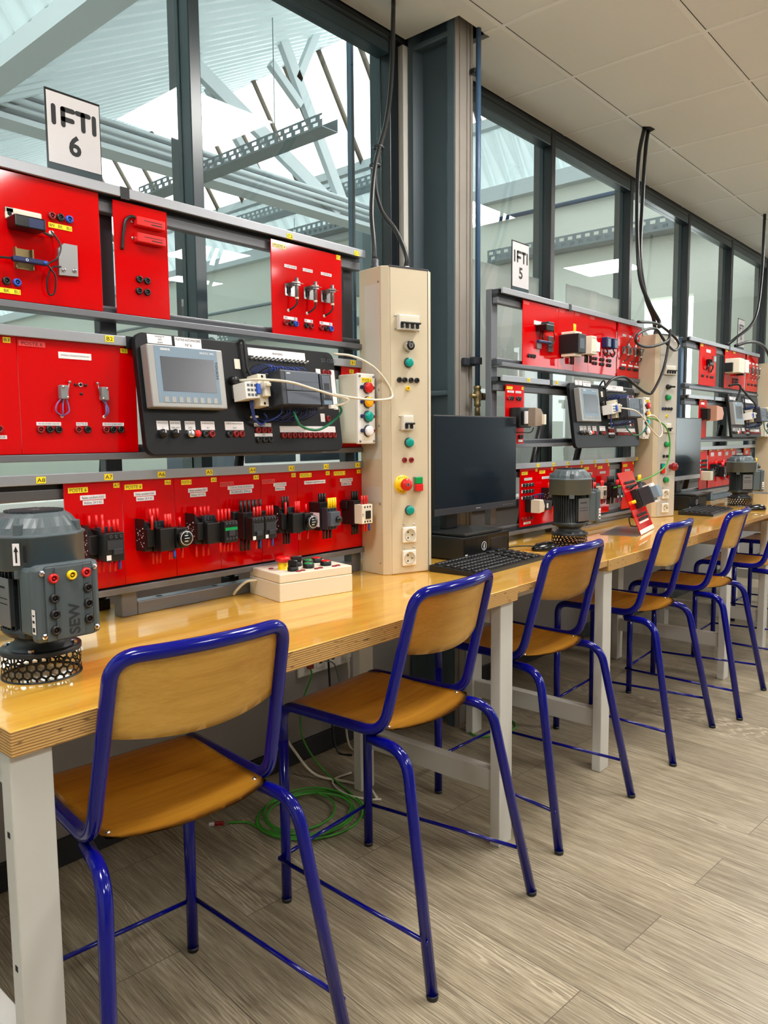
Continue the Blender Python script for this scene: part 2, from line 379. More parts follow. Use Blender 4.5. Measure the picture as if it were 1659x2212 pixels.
def contactor(par, x, z, kind='relay', y=-0.004, name='contactor'):
    """modular contactor ; x,z = lower left of its base on the panel"""
    def base():
        b = MB().m(M_BLACK)
        if kind in ('relay', 'timer', 'aux', 'timer2'):
            # auxiliary side block then the body
            b.prism([(0, 0.0), (0.022, 0.0), (0.022, 0.05), (0.0, 0.082)], -0.045, 0, 'y', bv=0.002)
            b.box(0.001, 0.02, -0.055, -0.02, 0.012, 0.058, 0.002)
            b.box(0.022, 0.066, -0.05, 0, -0.002, 0.07, 0.002)
            b.box(0.024, 0.064, -0.058, -0.05, 0.008, 0.060, 0.001)
            b.m(M_CHAR)
            for i in range(4): b.box(0.026+i*0.0095, 0.0325+i*0.0095, -0.052, -0.03, 0.062, 0.074)
            b.m(M_INKW)
            rnd = random.Random(3)
            for i in range(22):
                px, pz = 0.0-0.0006, 0.01+rnd.random()*0.05
                b.box(px, px+0.0004, -0.042+rnd.random()*0.024, -0.016+rnd.random()*0.004-0.02, pz, pz+0.0012) if False else None
                yy = -0.006-rnd.random()*0.034; b.box(-0.0008, 0.0, yy-0.003*rnd.random()-0.001, yy, pz, pz+0.0014)
        if kind == 'relay':
            b.m(M_BLACK).box(0.020, 0.068, -0.088, -0.055, -0.004, 0.064, 0.002)
            b.m(M_CHAR)
            for i in range(3):
                b.lathe([(0.004, 0), (0.004, 0.002), (0.0025, 0.002), (0.0025, 0.0005), (0, 0.0005)], 10, o=(0.034+i*0.013, -0.088, 0.055), axis='y')
            b.box(0.024, 0.064, -0.0895, -0.088, 0.024, 0.046, 0.0005); b.box(0.038, 0.062, -0.092, -0.088, 0.012, 0.026, 0.001)
            b.m(M_PAPER).box(0.0215, 0.033, -0.0886, -0.088, 0.0, 0.012)
        if kind in ('timer', 'timer2'):
            b.m(M_BLACK).box(0.024, 0.066, -0.078, -0.055, 0.0, 0.058, 0.002)
            b.box(0.066, 0.1, -0.085, -0.04, 0.004, 0.056, 0.002)
            b.m(M_BLACKG).lathe([(0.0215, 0), (0.0215, 0.012), (0.0195, 0.014), (0, 0.014)], 28, o=(0.086, -0.085, 0.030), axis='y')
            b.m(M_INKW).lathe([(0.018, 0.0142), (0.0168, 0.0146)], 28, o=(0.086, -0.085, 0.030), axis='y')
            for i in range(3): b.box(0.08, 0.09+0.004*(i % 2), -0.0996, -0.0992, 0.022+i*0.007, 0.0235+i*0.007)
        if kind == 'aux':
            b.m(M_BLACK).box(0.022, 0.066, -0.07, -0.05, 0.0, 0.056, 0.002)
            b.box(0.064, 0.108, -0.088, -0.04, 0.0, 0.058, 0.002)
            b.m(M_CHAR)
            for i in range(4):
                for zz in (0.01, 0.05): b.lathe([(0.0036, 0), (0.0036, 0.002), (0, 0.0005)], 10, o=(0.071+i*0.0105, -0.088, zz), axis='y')
            b.m(M_GRN2).box(0.066, 0.106, -0.0892, -0.088, 0.033, 0.041); b.m(M_CHAR).box(0.076, 0.096, -0.092, -0.088, 0.018, 0.034, 0.001)
        if kind == 'double':
            b.box(0.0, 0.016, -0.03, 0, 0.052, 0.076, 0.003)
            b.box(0.012, 0.1, -0.06, 0, 0.0, 0.074, 0.002)
            for q in (0.016, 0.061):
                b.m(M_BLACK).box(q, q+0.043, -0.092, -0.06, -0.002, 0.062, 0.002)
                b.m(M_CHAR)
                for i in range(4): b.lathe([(0.0036, 0), (0.0036, 0.002), (0, 0.0005)], 10, o=(q+0.006+i*0.0105, -0.092, 0.055), axis='y')
                b.box(q+0.004, q+0.04, -0.0935, -0.092, 0.022, 0.044, 0.0005); b.box(q+0.014, q+0.034, -0.096, -0.092, 0.01, 0.022, 0.001)
                b.m(M_PAPER).box(q+0.002, q+0.012, -0.0926, -0.092, 0.0, 0.01)
        if kind == 'breaker':
            b.box(0.0, 0.05, -0.05, 0, 0.0, 0.088, 0.002)
            b.m(M_PAPER).box(-0.0006, 0.0, -0.046, -0.006, 0.012, 0.056)
            b.m(M_CHAR).box(0.004, 0.05, -0.074, -0.05, 0.004, 0.072, 0.002)
            b.m(M_CHAR2).box(0.006, 0.049, -0.09, -0.074, 0.016, 0.06, 0.002)
            b.m(M_BLACKG).lathe([(0.010, 0), (0.009, 0.012), (0, 0.012)], 16, o=(0.036, -0.09, 0.036), axis='y')
            b.m(M_HOLE)
            for i in range(3):
                for zz in (0.008, 0.066): b.lathe([(0.0036, 0), (0, 0.001)], 10, o=(0.012+i*0.014, -0.0742, zz), axis='y')
        if kind == 'cream':
            b.box(0.0, 0.05, -0.055, 0, 0.0, 0.078, 0.002); b.box(-0.008, 0.0, -0.03, 0, 0.05, 0.074, 0.002)
            b.m(M_CREAM).box(0.002, 0.052, -0.09, -0.055, 0.004, 0.066, 0.002)
            b.m(M_BLACK).box(0.018, 0.04, -0.094, -0.09, 0.02, 0.046, 0.001)
            b.m(M_HOLE)
            for i in range(3):
                for zz in (0.011, 0.058): b.lathe([(0.0034, 0), (0, 0.0006)], 10, o=(0.015+i*0.0125, -0.0902, zz), axis='y')
            b.m(M_INK).box(0.005, 0.0065, -0.0905, -0.09, 0.028, 0.036); b.box(0.0035, 0.008, -0.0905, -0.09, 0.0355, 0.037)
        return b
    o = put(share('contactor_' + kind, base), name, par, (x, y, z))
    if kind == 'relay':
        wires(o, (0.012, 0.03, 0.045), 0.07, -0.03, M_REDP, ln=0.034); wires(o, (0.024, 0.04, 0.052, 0.062), 0.06, -0.07, M_REDP, ln=0.034)
        wires(o, (0.03, 0.042), 0.0, -0.03, M_REDP, False, 0.036); wires(o, (0.036, 0.05), 0.0, -0.072, M_REDP, False, 0.03); wires(o, (0.061,), 0.0, -0.075, M_BLUP, False, 0.026)
    elif kind in ('timer', 'timer2'):
        c = M_REDP if kind == 'timer' else M_BLKC
        wires(o, (0.026, 0.036, 0.047), 0.072, -0.03, c, ln=0.034); wires(o, (0.012, 0.05, 0.058, 0.064), 0.056, -0.06, M_REDP, ln=0.036); wires(o, (0.092,), 0.055, -0.06, M_REDP, ln=0.026)
        wires(o, (0.03, 0.04, 0.05), 0.0, -0.03, c, False, 0.036); wires(o, (0.056, 0.062, 0.094), 0.002, -0.064, M_REDP, False, 0.026)
        if kind == 'timer': wires(o, (0.066,), 0.002, -0.072, M_BLUP, False, 0.024)
    elif kind == 'aux':
        wires(o, (0.012, 0.03, 0.042, 0.054), 0.068, -0.03, M_REDP, ln=0.03); wires(o, (0.06, 0.072, 0.084, 0.096), 0.056, -0.066, M_REDP, ln=0.034)
        wires(o, (0.012, 0.034, 0.05), 0.0, -0.03, M_REDP, False, 0.036); wires(o, (0.064, 0.076, 0.088, 0.1), 0.0, -0.066, M_REDP, False, 0.026)
    elif kind == 'double':
        wires(o, (0.022, 0.036, 0.05, 0.064, 0.076, 0.092), 0.072, -0.035, M_BLKC, ln=0.034, r=0.0042); wires(o, (0.034, 0.046, 0.056, 0.08, 0.09, 0.1), 0.06, -0.078, M_REDP, ln=0.03)
        wires(o, (0.022, 0.036, 0.048, 0.078, 0.088), 0.0, -0.035, M_BLKC, False, 0.036, 0.0042); wires(o, (0.042, 0.086), 0.0, -0.075, M_REDP, False, 0.028); wires(o, (0.054, 0.098), 0.0, -0.078, M_BLUP, False, 0.026)
    elif kind == 'breaker':
        wires(o, (0.016, 0.027, 0.038), 0.086, -0.03, M_BLKC, ln=0.028, r=0.0042); wires(o, (0.014, 0.024, 0.034, 0.043), 0.07, -0.072, M_YELL, ln=0.032, r=0.0038)
        wires(o, (0.014, 0.028, 0.042), 0.004, -0.05, M_BLKC, False, 0.03, 0.0042)
    elif kind == 'cream':
        wires(o, (0.02, 0.031, 0.042), 0.076, -0.03, M_BLKC, ln=0.03, r=0.004); wires(o, (0.016, 0.028, 0.04), 0.066, -0.075, M_REDP, ln=0.028)
        wires(o, (0.014, 0.026, 0.038), 0.0, -0.035, M_BLKC, False, 0.034, 0.004); wires(o, (0.026, 0.036), 0.004, -0.075, M_REDP, False, 0.026); wires(o, (0.045,), 0.004, -0.08, M_BLUP, False, 0.024)
    return o
def panel(label_, x0, x1, z0, z1, dx, group=None, y=PY, dz=0.0):
    t = thing('red_panel', label_, 'panel', (dx+x0, y, z0+dz), 0, group)
    box(M_RED, 0, x1-x0, -0.004, 0, 0, z1-z0, bv=0.0008, seg=1).obj('sheet', t)
    t['o'] = 0
    del t['o']
    class Q: pass
    q = Q(); q.t = t; q.x = x0; q.z = z0; q.w = x1-x0; q.h = z1-z0
    q.s = lambda mt, *ps, **k: [socket(t, px-x0, pz-z0, mt, **k) for px, pz in ps]
    q.l = lambda a, b, c, d, mt, txt=None, **k: label(t, a-x0, b-x0, c-z0, d-z0, mt, txt, **k)
    q.c = lambda px, pz, kind: contactor(t, px-x0, pz-z0, kind)
    return q
def prox(par, x, z):
    """inductive sensor in an angle bracket ; x,z lower left of bracket"""
    b = MB().m(M_CHROME).box(0, 0.04, -0.002, 0, 0, 0.036, 0.0006, 1).box(0, 0.044, -0.034, -0.0005, 0.034, 0.036, 0.0006, 1)
    b.m(M_HOLE).box(0.006, 0.012, -0.0026, -0.002, 0.006, 0.028).box(0.018, 0.022, -0.0026, -0.002, 0.01, 0.026)
    o = b.obj('sensor_bracket', par, (x, -0.004, z))
    c = MB().m(M_STEEL).cyl((0.030, -0.02, -0.004), (0.030, -0.02, 0.052), 0.0058, 16)
    c.m(M_CHROME)
    for zz in (0.029, 0.037): c.lathe([(0.0, 0), (0.011, 0), (0.011, 0.004), (0, 0.004)], 6, o=(0.030, -0.02, zz), smooth=False)
    c.m(M_CREAM).cyl((0.030, -0.02, -0.010), (0.030, -0.02, -0.004), 0.0056, 14)
    c.obj('sensor_barrel', o)
    MB().m(M_BLKC).tube(spline([(0.030, -0.02, -0.010), (0.029, -0.02, -0.022), (0.022, -0.012, -0.034), (0.014, 0.002, -0.042)]), 0.0028, 8).obj('sensor_cable', o)
    MB().m(M_WHITE).lathe([(0.005, 0), (0.004, 0.002), (0, 0.002)], 10, axis='y').obj('grommet', o, (0.013, 0, -0.042))
    return o

# ------------------------------------------------------------------ room
def room():
    X0, X1, Y0 = -2.6, 9.6, -4.2
    o = struct(box(M_FLOOR, X0, X1, Y0, 0.98, -0.05, 0).obj('floor'))
    b = MB().m(M_CEIL)
    b.box(X0, X1, Y0, 0.675, CEIL, CEIL+0.02); b.box(X0, 2.135, 0.675, 0.95, CEIL, CEIL+0.02); b.box(2.355, X1, 0.675, 0.95, CEIL, CEIL+0.02)
    struct(b.obj('ceiling'))
    b = MB().m(M_TBAR)
    xs = [2.315+0.6*k for k in range(-8, 13)]; ys = [0.593-0.6*k for k in range(0, 8)]
    for y in ys: b.box(X0, X1, y-0.011, y+0.011, CEIL-0.0025, CEIL-0.0002)
    for x in xs: b.box(x-0.011, x+0.011, Y0, 0.675, CEIL-0.0024, CEIL-0.0002); (b.box(x-0.011, x+0.011, 0.675, 0.95, CEIL-0.0024, CEIL-0.0002) if not 2.13 < x < 2.36 else None)
    b.m(M_HOLE)
    for y in ys: b.box(X0, X1, y-0.0135, y-0.011, CEIL-0.001, CEIL-0.0001)
    for x in xs: b.box(x+0.011, x+0.0125, Y0, 0.675, CEIL-0.001, CEIL-0.0001)
    struct(b.obj('trim_1'))
    struct(box(M_HOLE, X0, X1, Y0, 1.06, 3.2, 3.3).obj('ceiling_sky_blocker'))  # black slab added to stop sky light leaking in over the tiles
    struct(box(M_WALLG, X0, X1, 0.965, 1.06, 0, 0.89).obj('wall_back'))
    struct(box(M_BASE, X0, X1, 0.953, 0.965, 0, 0.085, bv=0.003).obj('baseboard_back'))
    struct(box(M_FRAMED, X0, X1, 0.955, 1.06, 2.905, 3.2).obj('wall_header'))
    struct(box(M_WALLW, X0-0.1, X0, Y0, 1.06, 0, 3.2).obj('wall_left'))
    struct(MB().m(M_WALLW).box(X1, X1+0.1, Y0, -3.7, 0, 3.2).box(X1, X1+0.1, -1.3, 1.06, 0, 3.2).box(X1, X1+0.1, -3.7, -1.3, 0, 0.95).box(X1, X1+0.1, -3.7, -1.3, 2.65, 3.2).obj('wall_right'))
    w = struct(bpy.data.objects.new('window_20', None)); COL.objects.link(w); w.location = (X1, -2.5, 1.8)
    b = MB().m(M_WHITE)
    for q in (-1.2, -0.4, 0.4, 1.2): b.box(-0.01, 0.06, q-0.03, q+0.03, -0.85, 0.85)
    b.box(-0.01, 0.06, -1.2, 1.2, -0.85, -0.79).box(-0.01, 0.06, -1.2, 1.2, 0.79, 0.85); b.obj('window_frame', w); box(M_GLASS, 0.03, 0.036, -1.17, 1.17, -0.79, 0.79).obj('glass_pane', w)
    struct(box(mat('room_grey_wall', srgb(132,130,126), 0.8), X0, X1, Y0-0.1, Y0, 0, 3.2).obj('wall_front'))
    # glazed partition : one window per bay
    ms = [-1.0, 1.07, 2.055, None, 3.406, 4.44, 5.48, 6.503, 7.55, 8.6, X1]
    n = 0
    for i in range(len(ms)-1):
        a, c = ms[i], ms[i+1]
        if a is None: a = 2.30
        elif c is None: continue
        n += 1
        w = struct(bpy.data.objects.new('window_%d' % n, None)); COL.objects.link(w); w.location = (a, 0.95, 0)
        d = c-a; hw = 0.022
        b = MB().m(M_FRAME); b.box(hw, d-hw, 0.004, 0.07, 2.835, 2.905, 0.003).box(hw, d-hw, 0.004, 0.07, 0.89, 0.93, 0.003)
        b.m(M_FRAMED).box(hw, d-hw, 0.002, 0.012, 2.882, 2.89)
        b.obj('rail', w)
        b = MB().m(M_FRAMED if i else M_FRAME); b.box(d-hw, d+hw, 0.0, 0.05, 0.89, 2.905, 0.003)
        b.m(M_FRAME).box(d-hw-0.004, d+hw, 0.05, 0.11, 0.89, 2.905, 0.003); b.obj('mullion', w)
        box(M_GLASS, hw, d-hw, 0.038, 0.044, 0.93, 2.835).obj('glass_pane', w)
    # column zone : trims left of the steel column
    struct(box(M_FRAMED, 2.077, 2.16, 0.985, 1.05, 0.89, 2.905).obj('trim_2'))
    struct(box(M_WALLW, 2.125, 2.16, 0.955, 0.985, 0.89, 2.905, bv=0.002).obj('trim_3'))
    struct(box(M_FRAMED, 2.16, 2.30, 0.965, 1.06, 0.89, 2.905).obj('trim_4'))
    # steel column (I section, web seen from the left) 
    x0, x1 = 2.152, 2.272
    c = struct(bpy.data.objects.new('steel_column', None)); COL.objects.link(c); c.location = (0, 0, 0)
    b = MB().m(M_COLM); b.prism([(x0, 0.712), (x1, 0.712), (x1, 0.745), (x0+0.065, 0.765), (x0+0.065, 0.905), (x1, 0.925), (x1, 0.95), (x0, 0.95), (x0, 0.925), (x0+0.045, 0.905), (x0+0.045, 0.765), (x0, 0.745)], 0, 3.19, 'z')
    for z in (2.89, 1.45, 0.5):
        b.box(x0+0.001, x0+0.05, 0.74, 0.93, z-0.012, z+0.012, 0.006)
    b.obj('column_section', c)
    b = MB().m(M_COLF).box(x0+0.004, x1-0.004, 0.706, 0.713, 0, 3.19, 0.001, 1)
    b.box(x0+0.028, x0+0.033, 0.702, 0.707, 0, 3.19).box(x1-0.04, x1-0.034, 0.700, 0.707, 0, 3.19, 0.002).box(x1-0.016, x1-0.004, 0.698, 0.707, 0, 3.19, 0.002)
    b.obj('face_strip', c)
    # compressed air pipe down the column
    t = thing('air_pipe', 'blue vertical air pipe with brass valve in front of the grey steel column', 'pipe', (2.268, 0.672, 1.35))
    MB().m(M_PIPE).cyl((0, 0, 0.12), (0, 0, 1.80), 0.011, 16).obj('pipe', t)
    b = MB().m(M_BRASS).lathe([(0.0, 0), (0.012, 0), (0.012, 0.035), (0.009, 0.04), (0.015, 0.045), (0.015, 0.058), (0.013, 0.06), (0.018, 0.08), (0.018, 0.1), (0.013, 0.112), (0.016, 0.116), (0.016, 0.13), (0, 0.13)], 14)
    b.cyl((-0.05, 0, 0.086), (0.05, 0, 0.086), 0.009, 12).cyl((0.03, 0, 0.086), (0.048, -0.004, 0.086), 0.016, 10); b.obj('valve', t)
    MB().m(M_CHAR).box(-0.075, 0.016, 0.012, 0.03, 0.215, 0.245, 0.002).box(-0.04, 0.016, -0.014, 0.014, 0.22, 0.25, 0.003).obj('pipe_clamp', t)
    MB().m(M_BLACK).box(-0.02, 0.02, 0.004, 0.03, 1.40, 1.42, 0.003).obj('pipe_clamp', t)
    # ceiling LED panels ; middle row is unseen, added as front fill
    k = 0
    for y, xs in ((-0.293, (2.015, 4.415, 6.815, -0.385)), (-2.693, (-0.985, 1.415, 3.815)), (-3.893, (4.415,))):
        for x in xs:
            t = thing('ceiling_light', 'square white LED panel set flush in the tiled ceiling', 'ceiling light', (x, y, CEIL-0.01), 0, 'LED ceiling panels above the room')
            b = MB().m(M_TBAR)
            for q in (-1, 1): b.box(-0.295, 0.295, q*0.295-0.008, q*0.295+0.008, 0, 0.0095); b.box(q*0.295-0.008, q*0.295+0.008, -0.295, 0.295, 0, 0.0095)
            b.obj('light_frame', t)
            box(M_LIGHT, -0.287, 0.287, -0.287, 0.287, 0.004, 0.007).obj('diffuser', t)
room()

# ------------------------------------------------------------------ workshop hall behind the glass
def corr(p0, u, ln, v, n, pitch, dep, mt, name, flat=0.5):
    """corrugated sheet: runs ln along u, n ribs along v"""
    u, v = Vector(u).normalized(), Vector(v).normalized(); w = u.cross(v); p0 = Vector(p0)
    prof = []
    for i in range(n):
        for f, d in ((0, 0), (flat, 0), (flat+(1-flat)*0.25, dep), (flat+(1-flat)*0.75, dep)): prof.append(((i+f)*pitch, d))
    bm = bmesh.new(); rows = []
    for s, d in prof:
        q = p0+v*s+w*d; rows.append((bm.verts.new(q), bm.verts.new(q+u*ln)))
    for i in range(len(rows)-1): bm.faces.new((rows[i][0], rows[i+1][0], rows[i+1][1], rows[i][1]))
    bmesh.ops.solidify(bm, geom=bm.faces[:], thickness=0.01)
    me = bpy.data.meshes.new(name); bm.to_mesh(me); bm.free(); me.materials.append(mt)
    return struct(put(me, name))
def tray(name, a, b, w, h, label_, axis='y', x=0):
    """perforated cable tray along y from a to b"""
    t = thing(name, label_, 'cable tray', (x, a, 0))
    return t
def hall():
    XR, ZR, XV, ZV, XE, ZE = 7.54, 6.85, 2.35, 4.15, 9.0, 4.66
    struct(box(M_HALLF, -4, 12, 1.06, 26, -0.06, -0.01).obj('hall_floor'))
    struct(box(M_HALLW, XE, XE+0.2, 2.75, 26, 0, ZE).obj('hall_wall_end'))
    struct(box(M_HALLW, XE, XE+0.2, 1.06, 2.15, 0, ZE).obj('hall_wall_near'))
    struct(box(M_HALLW, XE, XE+0.2, 2.15, 2.75, 2.95, ZE).obj('hall_wall_lintel'))
    struct(box(M_BEAM, XE-0.14, XE, 1.06, 26, ZE-0.12, ZE+0.08).obj('hall_beam_eave'))
    d = Vector((XV-XR, 0, ZV-ZR))
    corr((XR, 1.1, ZR), d, d.length, (0, 1, 0), 94, 0.25, 0.085, M_SHEET, 'hall_roof_sheet', 0.4)
    # steep side : corrugated upstand below, glazing bars above
    s = Vector((XR-XE, 0, ZR-ZE-0.05)); up = s.normalized()
    corr((XE, 1.1, ZE+0.05), s, 0.86, (0, 1, 0), 100, 0.26, -0.04, M_SHEET, 'hall_roof_upstand', 0.62)
    b = MB().m(M_BAR)
    base = Vector((XE, 0, ZE+0.05))+up*0.86
    k = 0
    y = 2.0
    while y < 25:
        p0 = base+Vector((0, y, 0)); p1 = Vector((XR, y, ZR))
        q = (p1-p0)
        b.tube([p0-up.cross(Vector((0,1,0)))*0.0, p1], 0.05, 4); y += 0.72
    struct(b.obj('hall_roof_bars'))
    struct(box(M_BEAM, -0.06, 0.06, 1.1, 25, -0.06, 0.06).obj('hall_beam_sill', None, tuple(base)))
    struct(box(M_BEAM, -0.05, 0.05, 1.1, 25, -0.05, 0.05).obj('hall_beam_ridge', None, (XR+0.05, 0, ZR)))
    struct(box(M_BEAM, XV-0.16, XV+0.06, 1.1, 25, ZV-0.08, ZV+0.08).obj('hall_beam_valley'))
    d2 = Vector((-1.0, 0, 1.494))
    corr((XV-0.1, 1.1, ZV+0.05), d2, 3.2, (0, 1, 0), 92, 0.26, 0.04, M_SHEET, 'hall_roof_slope', 0.62)
    corr((XV-0.1-2.14, 1.1, ZV+0.05+3.2), (-0.89, 0, -0.46), 5.6, (0, 1, 0), 96, 0.25, -0.06, M_SHEET, 'hall_roof_sky_blocker', 0.4)  # unseen sheet added to keep open sky light off the valley beam
    struct(box(M_HALLW, -4.9, -4.8, 1.06, 26, 0, 5.0).obj('hall_wall_sky_blocker'))  # unseen wall added to close the left side against sky light
    struct(box(M_HALLW, -4.9, XE+0.2, 26, 26.2, 0, 7).obj('hall_wall_far'))
    # long roof girder (along x) and its trays of pipes
    for nm, z0, z1, y0, y1 in (('hall_beam_girder', 4.10, 4.15, 5.94, 6.2), ('hall_beam_girder_top', 4.33, 4.37, 5.94, 6.2), ('hall_beam_girder_web', 4.15, 4.33, 6.05, 6.08)):
        struct(box(M_BEAM, XV-3, XE, y0, y1, z0, z1).obj(nm))
    t = thing('pipe_run', 'white pipes clipped along the roof girder of the workshop hall', 'pipes', (XV, 5.9, 4.25))
    for i, (dy, dz, r) in enumerate(((0, 0.02, 0.028), (0.0, 0.1, 0.02), (0.02, -0.04, 0.02))): MB().m(M_BEAM).cyl((-2.5, dy, dz), (6.4, dy, dz), r, 10).obj('pipe', t)
    # roof truss : flat steel members
    def member(name, a, c, w=0.16, th=0.08):
        a, c = Vector(a), Vector(c); t_ = (c-a); ln = t_.length; t_.normalize()
        o = box(M_BEAM, -w/2, w/2, -th/2, th/2, 0, ln, bv=0.006).obj(name); o.location = a; o.rotation_mode = 'QUATERNION'; o.rotation_quaternion = Vector((0, 0, 1)).rotation_difference(t_); return struct(o)
    member('hall_beam_brace', (4.3, 6.0, 5.47), (6.9, 6.0, 4.2), 0.17); member('hall_beam_post', (5.85, 6.0, 6.2), (6.98, 6.0, 4.3), 0.15)
    member('hall_beam_strut', (5.78, 6.0, 5.66), (6.25, 6.0, 5.32), 0.1); member('hall_beam_knee', (6.55, 6.0, 6.3), (6.2, 6.0, 5.6), 0.1)
    member('hall_beam_thin', (4.95, 6.1, 5.15), (5.7, 6.1, 4.3), 0.09)
    # perforated cable trays
    def ptray(label_, x, z, ya, yb, w=0.2, h=0.12):
        t = thing('cable_tray', label_, 'cable tray', (x, ya, z)); ln = yb-ya
        MB().m(M_GALV).box(0, w, 0, ln, 0, 0.006).box(w-0.005, w, 0, ln, 0, h).obj('tray_base', t)
        bm = MB().m(M_GALV); n = int(ln/0.12)
        bm.box(-0.004, 0, 0, ln, 0, h*0.16).box(-0.004, 0, 0, ln, h*0.42, h*0.58).box(-0.004, 0, 0, ln, h*0.84, h)
        for i in range(n+1): bm.box(-0.004, 0, i*0.12, min(ln, i*0.12+0.055), h*0.16, h*0.42); bm.box(-0.004, 0, min(ln, i*0.12+0.03), min(ln, i*0.12+0.085), h*0.58, h*0.84)
        bm.obj('perforated_side', t)
        for q in (0.25, 0.8):
            zr_ = (6.85-(7.54-x)*0.52 if x < 7.5 else 6.85-(x-7.54)*1.494) if x < 8.55 else z+h+0.22
            MB().m(M_GALV).cyl((w/2, ln*q, 0), (w/2, ln*q, zr_-z-0.02), 0.005, 6).obj('hanger_rod', t)
        return t
    ptray('galvanised cable tray ending under the skylight, nearest of the hanging trays', 4.6, 4.07, 3.95, 7.0)
    ptray('galvanised cable tray running below the skylight to the far wall behind the cable', 8.5, 5.1, 6.2, 10.4, 0.25, 0.16)
    t = ptray('galvanised cable tray that turns down beside the glazed partition column', 8.6, 4.62, 7.4, 9.2, 0.22, 0.2)
    MB().m(M_GALV).box(0, 0.2, -0.25, -0.02, -1.1, 0.08, 0.0).obj('drop_section', t)
    ptray('galvanised cable tray on the far hall wall behind the second rack', 8.72, 3.68, 1.6, 4.9, 0.25, 0.16)
    ptray('galvanised cable tray low on the far hall wall beside the extractor fan', 8.72, 3.12, 7.6, 11.1, 0.25, 0.14)
    # wall pipes, fan, hose
    t = thing('wall_pipe', 'grey green pipe running along the far hall wall under the roof sheet', 'pipe', (8.93, 1.5, 4.30)); MB().m(M_PIPE).cyl((0, 0, 0), (0, 3.6, 0), 0.03, 10).obj('pipe', t)
    t = thing('wall_pipe', 'grey pipe with hanging brackets on the cream wall above the extractor fan', 'pipe', (8.9, 7, 3.72))
    MB().m(M_GALV).cyl((0, 0, 0), (0, 9, 0), 0.03, 10).obj('pipe', t)
    for q in (2.3, 5.6): MB().m(M_GALV).box(-0.02, 0.02, q-0.03, q+0.03, -0.45, 0.03).obj('bracket', t)
    t = thing('extractor_fan', 'round white wall extractor fan with grey grille seen through the glass', 'fan', (8.98, 11.6, 3.05))
    MB().m(M_WHITE).lathe([(0.33, 0), (0.33, -0.05), (0.24, -0.06)], 32, axis='x').obj('fan_ring', t)
    MB().m(M_GALV).lathe([(0.24, -0.04), (0, -0.03)], 32, axis='x').obj('grille', t)
    # lower hall : things glimpsed between the racks
    t = thing('metal_cabinet', 'pale green metal cabinet behind the glass at the left edge', 'cabinet', (0.2, 3.0, -0.01))
    box(M_GCAB, 0, 0.72, 0, 0.5, 0, 1.55, bv=0.01).obj('body', t); MB().m(M_GCAB).box(0.01, 0.355, -0.02, 0, 0.05, 1.5, 0.004).obj('door', t); MB().m(M_GCAB).box(0.365, 0.71, -0.02, 0, 0.05, 1.5, 0.004).obj('door', t)
    t = thing('work_table', 'white workshop table behind the glass under the left rack', 'table', (1.0, 2.6, -0.01))
    box(M_WHITE, 0, 2.4, 0, 0.8, 0.93, 0.97, bv=0.004).obj('tabletop', t)
    for q in (0.05, 2.3): 
        for w in (0.05, 0.7): box(M_LEGW, q, q+0.05, w, w+0.05, 0, 0.93).obj('leg', t)
    tag(box(M_BRICK, 0, 0.2, 0, 0.1, 0, 0.06, bv=0.004).obj('brick', None, (0.98+0.05, 2.63, 0.96), (0, 0, 0.2)), 'small brown brick on the white table behind the glass', 'brick')
    t = thing('machine_cabinet', 'dark grey machine cabinet with a window standing in the hall behind the bench', 'cabinet', (3.6, 4.2, -0.01))
    box(M_CHAR2, 0, 1.6, 0, 0.9, 0, 1.42, bv=0.015).obj('body', t); box(M_WHITE, 0.1, 1.5, -0.02, 0, 1.0, 1.4, bv=0.004).obj('door', t); MB().m(M_SCR).box(0.2, 0.8, -0.025, -0.02, 1.06, 1.34).box(0.86, 1.4, -0.025, -0.02, 1.06, 1.34).obj('window', t)
    t = thing('blue_post', 'blue painted post just behind the glass left of the steel column', 'post', (2.15, 1.28, -0.01)); box(mat('teal_post', srgb(50,84,104), 0.4), 0, 0.02, 0, 0.03, 0, 3.2, bv=0.004).obj('post', t)
    # white sheets fixed behind the glass
    for lb, x0, x1, z1, cut in (('large white paper sheet taped to the glass right of the steel column', 2.44, 3.34, 2.13, 0), ('creased white plastic sheet taped to the glass behind the second rack', 3.66, 4.38, 2.15, 0), ('torn white plastic sheet on the glass behind the second power column', 4.5, 5.05, 2.05, 2)):
        bm = bmesh.new(); nx, nz = 26, 22; g = []
        for j in range(nz+1):
            row = []
            for i in range(nx+1):
                fx, fz = i/nx, j/nz
                top = z1-(0.10*fx if cut == 1 else 0.0)-(0.16*fx*fx if cut == 2 else 0)
                row.append(bm.verts.new((x0+(x1-x0)*fx, 1.0+0.006*math.sin(fx*9+fz*7)+0.004*math.sin(fx*23-fz*13), 0.95+(top-0.95)*fz)))
            g.append(row)
        for j in range(nz):
            for i in range(nx):
                f = bm.faces.new((g[j][i], g[j][i+1], g[j+1][i+1], g[j+1][i])); f.smooth = True
        bmesh.ops.solidify(bm, geom=bm.faces[:], thickness=0.0012)
        me = bpy.data.meshes.new('paper_sheet'); bm.to_mesh(me); bm.free(); me.materials.append(M_SHEETP)
        tag(put(me, 'paper_sheet'), lb, 'paper sheet')
hall()

